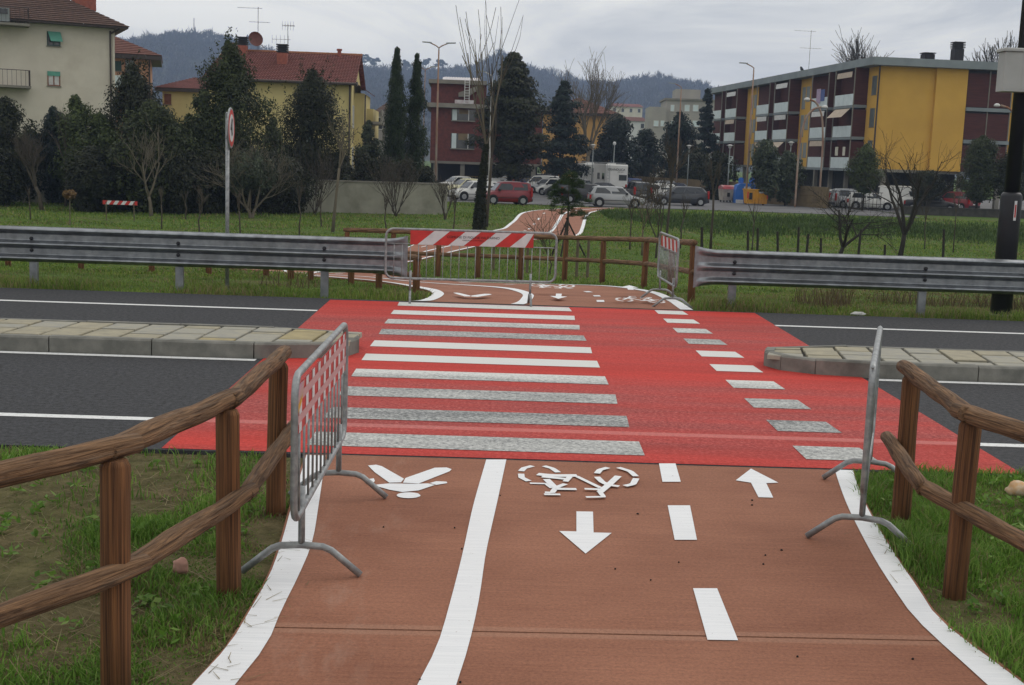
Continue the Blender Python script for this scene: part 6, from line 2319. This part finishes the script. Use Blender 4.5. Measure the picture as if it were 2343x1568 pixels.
def curved_lamp(label, px, Y, ytop, sgn, reach):
    p = on(px, Y); p.z = -.985
    h = at(px, ytop, Y).z - p.z
    t = thing('curved_lamp', label, 'lamp post', p)
    pts = [(0, 0, -.2), (0, 0, h * .45), (sgn * reach * .05, 0, h * .7), (sgn * reach * .2, 0, h * .87), (sgn * reach * .5, 0, h * .97), (sgn * reach * .85, 0, h)]
    MB().tube(smooth_path(pts, 4), .085, 8).build('pole', 'rusty', t, True)
    MB().lathe([(.1, -.1), (.24, -.06), (.26, 0), (.2, .12), (.08, .18)], 14, (sgn * reach, 0, h - .02)).build('lamp_head', 'frame_white', t, True)


curved_lamp('curved pale lamp post bending towards the apartment corner', 1818, 104, 243, 1, 1.9)
curved_lamp('curved pale lamp post bending away from the apartment corner', 1872, 106, 229, -1, 1.6)
curved_lamp('curved lamp post beside the brown loggias', 2318, 104, 243, -1, 2.2)


def globe(label, px, Y, ytop, kind):
    p = on(px, Y); p.z = -.985
    h = at(px, ytop, Y).z - p.z
    t = thing('garden_lamp', label, 'lamp post', p)
    MB().tube([(0, 0, 0), (0, 0, h - .2)], [.06, .04], 7).build('pole', 'shutter_grey', t, True)
    if kind:
        MB().lathe([(.05, -.25), (.12, -.2), (.16, -.02), (.34, 0), (.1, .1)], 14, (0, 0, h - .1)).build('lamp_head', 'frame_white', t, True)
    else:
        MB().lathe([(.05, -.2), (.15, -.12), (.17, 0), (.12, .12), (.03, .17)], 14, (0, 0, h - .1)).build('lamp_head', 'lamp_clear', t, True)


globe('globe lamp on a thin pole behind the lettered camper', 1400, 122, 326, 0)
globe('hat-shaped garden lamp behind the plain camper', 1352, 124, 330, 1)
globe('hat-shaped garden lamp behind the tan wall near the cedar', 1570, 123, 332, 1)
globe('hat-shaped garden lamp below the far balconies', 1662, 112, 331, 1)
globe('hat-shaped garden lamp before the middle balconies', 1800, 110, 324, 1)

# ------------------------------------------------------------------ trestle on the lawn
p = on(275, 55)
t = thing('trestle', 'red and white striped trestle board standing in front of the shrubs', 'barrier', p)
h_ = hgt(275, 460, 55, p)
stripes(-.75, .75, h_ - .17, h_, 9, 0, .12, t)
for x in (-.6, .6):
    MB().tube([(x, 0, -.2), (x, 0, h_ - .05)], .025, 6).build('leg', 'stake', t)

# ------------------------------------------------------------------ hen in the field
mk('hen_feather', (.19, .075, .028), (.11, .045, .018), sc=14, rough=.8)
mk('hen_dark', (.02, .016, .014), rough=.7)
p = on(2190, 33.5)
t = thing('hen', 'brown hen with a dark tail standing in the rough grass behind the guardrail', 'hen', p, math.radians(175))
bm = MB()
rings = []
for x, r_, z in ((-.20, .012, .50), (-.17, .05, .44), (-.12, .085, .37), (-.04, .115, .32), (.06, .12, .30), (.13, .10, .32), (.17, .065, .38), (.19, .04, .44), (.205, .034, .49), (.225, .036, .52), (.25, .028, .53), (.27, .008, .525)):
    rings.append([(x, r_ * .8 * math.cos(a * math.pi / 5), z + r_ * math.sin(a * math.pi / 5)) for a in range(10)])
bm.loft(rings)
for s in (-.05, .05):
    bm.tube([(.03, s, .24), (.05, s, .12), (.04, s, .0)], [.03, .013, .010], 6)
    bm.tube([(.04, s, .005), (.10, s, .003)], .008, 5)
bm.build('body', 'hen_feather', t, True)
tm = MB()
for k in range(5):
    a = math.radians(35 + k * 14)
    tm.tube([(-.15, 0, .42), (-.15 - .13 * math.cos(a), (k - 2) * .012, .42 + .15 * math.sin(a))], [.022, .012], 5)
tm.build('tail', 'hen_dark', t)
MB().loft([[(x, y, z) for x, z in ((.20, .55), (.215, .585), (.23, .57), (.245, .59), (.26, .565), (.255, .545))] for y in (-.006, .006)]).build('comb', 'lamp_red', t)
MB().tube([(.265, 0, .525), (.30, 0, .515)], [.012, .002], 5).build('beak', 'banner_yellow', t)

# ------------------------------------------------------------------ odds and ends on the ground
def lump(name, label, cat, p, size, mat, seed):
    rg = random.Random(seed)
    bm_ = bmesh.new()
    bmesh.ops.create_icosphere(bm_, subdivisions=3, radius=1)
    for v_ in bm_.verts:
        k = 1 + .35 * noise.noise(v_.co * 1.6 + Vector((seed, 0, 0)))
        v_.co = Vector((v_.co.x * size[0] * k, v_.co.y * size[1] * k, v_.co.z * size[2] * k))
    me = bpy.data.meshes.new(name)
    bm_.to_mesh(me); bm_.free()
    me.materials.append(MATS[mat])
    me.shade_smooth()
    o = bpy.data.objects.new(name, me)
    COL.objects.link(o)
    o.location = p
    return tag(o, label, cat)


p = gp(412, 1308, -.03)
lump('brick_fragment', 'pale pink brick fragment lying in the grass by the log fence', 'brick', p + Vector((0, 0, .03)), (.045, .03, .045), 'litter_pink', 3)
p = gp(2335, 1135, -.04)
lump('crumpled_bag', 'crumpled orange and white bag lying in the lush grass', 'litter', p + Vector((0, 0, .05)), (.11, .06, .06), 'litter_orange', 9)
p = gp(1965, 722, -.0)
lump('white_scrap', 'white scrap of litter at the road edge below the guardrail', 'litter', p + Vector((0, .05, .02)), (.12, .04, .03), 'litter_white', 12)
p = gp(960, 1, 0)
rs = random.Random(4)
for k in range(20):
    x, y = rs.uniform(-.7, 2.0), rs.uniform(4.6, 8.8)
    o = lump('pebble', 'tiny dark pebble lying on the tinted path', 'pebble', Vector((x, y, .004)), (rs.uniform(.004, .008),) * 2 + (.005,), 'stone', k)
    o['group'] = 'pebbles on the path'

# ------------------------------------------------------------------ grass
leafmat('grass', (0.07, 0.13, 0.018), (0.15, 0.235, 0.040), (0.23, 0.27, 0.062), .35)
leafmat('grass_lush', (0.07, 0.15, 0.02), (0.14, 0.27, 0.042), (0.22, 0.33, 0.075), .4)
leafmat('grass_dry', (0.17, 0.135, 0.065), (0.28, 0.225, 0.115), (0.12, 0.095, 0.05), .25)
leafmat('rough_grass', (0.030, 0.060, 0.012), (0.06, 0.105, 0.022), (0.09, 0.13, 0.035), .3)
leafmat('weed_brown', (0.09, 0.065, 0.035), (0.16, 0.12, 0.065), (0.06, 0.045, 0.028), .2)

poly = np.array([(p.x, p.y) for p in OUT] + [(p.x, p.y) for p in reversed(INN)])
NEARA = sorted([(p.y, p.x) for p in resample(line3(Lo, 0, end=9.0), 40)])
NEARB = sorted([(p.y, p.x) for p in resample(line3(Ro, 0, end=9.0), 40)])


def in_path(x, y):
    ins = np.zeros(len(x), bool)
    j = len(poly) - 1
    for i in range(len(poly)):
        (xi, yi), (xj, yj) = poly[i], poly[j]
        if abs(yi - yj) > 1e-9:
            c = ((yi > y) != (yj > y)) & (x < (xj - xi) * (y - yi) / (yj - yi) + xi)
            ins ^= c
        j = i
    return ins


def vnoise(x, y, s, o=0.0):
    return np.array([noise.noise(Vector((a * s + o, c * s, o))) for a, c in zip(x, y)])


def blades(name, label, x, y, h, wd, mat, rng, lean=.5):
    n = len(x)
    z = np.array([zt(a, c) for a, c in zip(x, y)])
    a = rng.random(n) * 2 * np.pi
    fa = rng.random(n) * np.pi
    dx, dy = np.cos(a), np.sin(a)
    ln = h * rng.uniform(.1, 1, n) * lean
    bx_, by_ = np.cos(fa) * wd, np.sin(fa) * wd
    B = np.stack([x, y, z - .01], 1)
    s = np.stack([bx_, by_, 0 * bx_], 1)
    mid = B + np.stack([dx * ln * .35, dy * ln * .35, h * .62], 1)
    tip = B + np.stack([dx * ln, dy * ln, h * rng.uniform(.75, 1.0, n)], 1)
    V = np.stack([B - s, B + s, mid + s * .75, mid - s * .75, tip], 1).reshape(-1, 3)
    i = np.arange(n)[:, None] * 5
    o = npmesh(name, V, F4=i + np.array([0, 1, 2, 3]), F3=i + np.array([3, 2, 4]), mat=mat)
    o['kind'] = 'stuff'
    o['label'] = label
    return o


rng = np.random.default_rng(21)
# bank at the left of the near path
n = 150000
x = rng.uniform(-4.3, -1.0, n); y = rng.uniform(4.2, 9.0, n)
lim = np.interp(y, [a for a, _ in NEARA], [c for _, c in NEARA])
ns = vnoise(x, y, .9, 3.3)
soil = np.exp(-(((x + 2.9) / 1.5) ** 2 + ((y - 7.9) / 1.3) ** 2))
dens = np.clip(.55 + ns * 1.5 - soil * 1.25 + .35 * np.clip((6.2 - y) / 2, 0, 1), .03, 1)
k = (x < lim - .03 + .05 * rng.random(n)) & (rng.random(n) < dens)
x, y = x[k], y[k]
edge = np.clip((np.interp(y, [a for a, _ in NEARA], [c for _, c in NEARA]) - x) / .35, 0, 1)
cl = np.clip(.7 + 1.5 * vnoise(x, y, 1.9, 8.0), .25, 2.2)
h = rng.uniform(.03, .11, len(x)) * cl * (.55 + .45 * edge)
dry = rng.random(len(x)) < np.clip(.34 + .5 * (1 - edge) - .9 * vnoise(x, y, .9, 5.0), .05, .9)
blades('bank_grass', 'patchy green grass on the bank left of the path', x[~dry], y[~dry], h[~dry], .0048, 'grass_lush', rng, .8)
blades('dry_grass', 'dry straw-coloured grass along the path edge', x[dry], y[dry], h[dry] * .8, .0026, 'grass_dry', rng, 1.3)
# dead stalks lying on the soil and over the path edge
n = 1260
x = np.concatenate([rng.uniform(-4.0, -1.3, 1150), rng.normal(-1.12, .09, 70), rng.normal(2.45, .10, 40)]); y = np.concatenate([rng.uniform(4.6, 8.9, 1150), rng.uniform(5.0, 6.9, 70), rng.uniform(5.2, 7.6, 40)])
aa = rng.random(n) * np.pi
ll = rng.uniform(.03, .13, n) * np.where(x > -1.25, .55, 1.0)
zz = np.where((x > -1.12) & (x < 2.4), .008, np.array([zt(a, c) for a, c in zip(x, y)]) + .012)
dd_ = np.stack([np.cos(aa) * ll, np.sin(aa) * ll, rng.uniform(-.01, .05, n) * ll * 8 * (rng.random(n) < .5)], 1)
pp_ = np.stack([x, y, zz], 1)
sw = np.stack([-np.sin(aa), np.cos(aa), 0 * aa], 1) * .0022
Vs = np.stack([pp_ - dd_ * [1, 1, 0] - sw, pp_ - dd_ * [1, 1, 0] + sw, pp_ + dd_ + sw * .5 + [0, 0, .004], pp_ + dd_ - sw * .5 + [0, 0, .004]], 1).reshape(-1, 3)
st_ = npmesh('straw_litter', Vs, F4=np.arange(4 * n).reshape(-1, 4), mat='grass_dry')
st_['kind'] = 'stuff'
st_['label'] = 'dead stalks scattered on the soil and path edge'
# lush bank at the right
n = 120000
x = rng.uniform(2.1, 5.2, n); y = rng.uniform(4.2, 9.05, n)
lim = np.interp(y, [a for a, _ in NEARB], [c for _, c in NEARB])
ns = vnoise(x, y, .9, 9.3)
k = (x > lim + .03 - .06 * rng.random(n)) & (rng.random(n) < np.clip(.8 + ns, .1, 1))
x, y = x[k], y[k]
cl = np.clip(.85 + 1.5 * vnoise(x, y, 1.8, 2.0), .3, 2.3)
h = rng.uniform(.04, .13, len(x)) * cl
dry = rng.random(len(x)) < .12
blades('bank_grass', 'lush green grass on the bank right of the path', x[~dry], y[~dry], h[~dry], .0036, 'grass_lush', rng, .9)
blades('dry_grass', 'dry stems scattered in the lush bank grass', x[dry], y[dry], h[dry], .0026, 'grass_dry', rng, 1.2)
# banks farther out on both sides
n = 60000
x = np.concatenate([rng.uniform(-8.5, -4.3, n // 2), rng.uniform(5.2, 9.5, n // 2)]); y = rng.uniform(2.5, 9.0, n)
blades('bank_grass', 'rough grass of the banks farther from the path', x, y, rng.uniform(.04, .13, n) * np.clip(.85 + 1.2 * vnoise(x, y, 1.6, 6.0), .3, 2), .005, 'grass_lush', rng, .9)
# broad-leaved weeds in the banks
nw = 420
wx = np.concatenate([rng.uniform(-3.8, -1.35, nw // 2), rng.uniform(2.5, 4.6, nw // 2)]); wy = rng.uniform(4.6, 8.9, nw)
kw_ = (vnoise(wx, wy, 1.3, 41.0) > -.02) & ((wx > np.interp(wy, [a_ for a_, _ in NEARB], [c_ for _, c_ in NEARB]) + .12) | (wx < np.interp(wy, [a_ for a_, _ in NEARA], [c_ for _, c_ in NEARA]) - .12))
wx, wy = wx[kw_], wy[kw_]
nw = len(wx)
a = (np.arange(9)[None, :] * .7 + rng.random((nw, 1)) * 6).ravel()
rr = np.tile(rng.uniform(.015, .05, (nw, 1)), (1, 9)).ravel()
bx_, by_ = np.repeat(wx, 9), np.repeat(wy, 9)
P = np.stack([bx_ + rr * np.cos(a), by_ + rr * np.sin(a), np.array([zt(p_, q_) for p_, q_ in zip(bx_, by_)]) + rng.uniform(.015, .07, nw * 9)], 1)
V, F = leaves_np(P, np.stack([-.3 * np.cos(a), -.3 * np.sin(a), 1 + 0 * a], 1), .032, .014, rng)
wd_ = npmesh('bank_weeds', V, F4=F, mat='grass_lush')
wd_['kind'] = 'stuff'
wd_['label'] = 'small broad-leaved weeds among the bank grass'
# verge under the guardrails
n = 110000
x = rng.uniform(-13, 14, n); y = 18.9 + 7.5 * rng.random(n) ** 1.5
k = ~in_path(x, y) & ~((x > -1.25) & (x < 3.3) & (y < 19.6))
x, y = x[k], y[k]
cl = np.clip(.8 + 1.0 * vnoise(x, y, .8, 12.0), .3, 1.9)
tall = np.exp(-((y - 19.6) / .9) ** 2) * .7 + .4
h = rng.uniform(.06, .22, len(x)) * cl * tall * np.clip((y - 18.8) / .35, .35, 1)
dry = rng.random(len(x)) < np.clip(.22 - .5 * vnoise(x, y, .5, 7.0) + .25 * (x > 5) * (y > 20), .04, .8)
blades('verge_grass', 'tufted green grass on the verge under the guardrails', x[~dry], y[~dry], h[~dry], .006, 'grass', rng, .8)
blades('dry_grass', 'dry grass and stalks on the verge under the guardrails', x[dry], y[dry], h[dry] * 1.1, .005, 'grass_dry', rng, .9)
# lawns
n = 200000
y = 25 + 64 * rng.random(n) ** 1.35
x = (rng.random(n) - .42) * (16 + y * .95)
k = ~in_path(x, y) & ~((y > 88) & (x > -9))
x, y = x[k], y[k]
cl = np.clip(.8 + 1.0 * vnoise(x, y, .3, 22.0), .35, 1.8)
h = (.05 + .0011 * y) * cl * rng.uniform(.6, 1.3, len(x))
dry = rng.random(len(x)) < np.clip(.10 - .35 * vnoise(x, y, .25, 6.0) + .45 * ((x > 7) & (y < 44)), .02, .7)
blades('lawn_grass', 'rough green grass of the lawns beyond the road', x[~dry], y[~dry], h[~dry], .006 + .0003 * y[~dry], 'grass', rng, .9)
blades('dry_grass', 'yellowed grass patches of the lawns beyond the road', x[dry], y[dry], h[dry], .005 + .0003 * y[dry], 'grass_dry', rng, .9)
n = 26000
x = rng.uniform(7, 48, n); y = rng.normal(76.5, 3.0, n) + 1.5 * np.sin(x * .35)
k = ~in_path(x, y)
blades('rough_bank_grass', 'longer dark grass on the low bank below the car park', x[k], y[k], rng.uniform(.12, .38, int(k.sum())), .03, 'rough_grass', rng, .8)
# brown weeds behind the right guardrail and on the ramp verge
n = 5200
x = np.concatenate([rng.uniform(5.5, 13.5, n), rng.uniform(8, 16, n), rng.normal(-2.2, .9, 900)]); y = np.concatenate([rng.uniform(20.2, 24, n), rng.uniform(34, 42, n), rng.uniform(20.6, 22.6, 900)])
k = ~in_path(x, y) & (vnoise(x, y, .35, 31.0) > -.08)
x, y = x[k], y[k]
blades('brown_weeds', 'tall dead brown weeds behind the guardrail', x, y, rng.uniform(.12, .6, len(x)) * np.clip(.7 + vnoise(x, y, 1.1, 3.0), .2, 1.4), .006, 'weed_brown', rng, .9)

# ------------------------------------------------------------------ air
mh = bpy.data.materials.new('haze')
mh.use_nodes = True
th_ = mh.node_tree
th_.nodes.clear()
oh = th_.nodes.new('ShaderNodeOutputMaterial')
pv = th_.nodes.new('ShaderNodeVolumePrincipled')
pv.inputs['Color'].default_value = (.52, .67, 1.0, 1)
pv.inputs['Density'].default_value = 0.00034
pv.inputs['Anisotropy'].default_value = 0.0
th_.links.new(pv.outputs[0], oh.inputs['Volume'])
MATS['haze'] = mh
hzb = MB().box((-3300, -360, -12), (3300, 2600, 190)).build('haze', 'haze')
hzb['kind'] = 'stuff'
hzb['label'] = 'thin bluish winter haze'
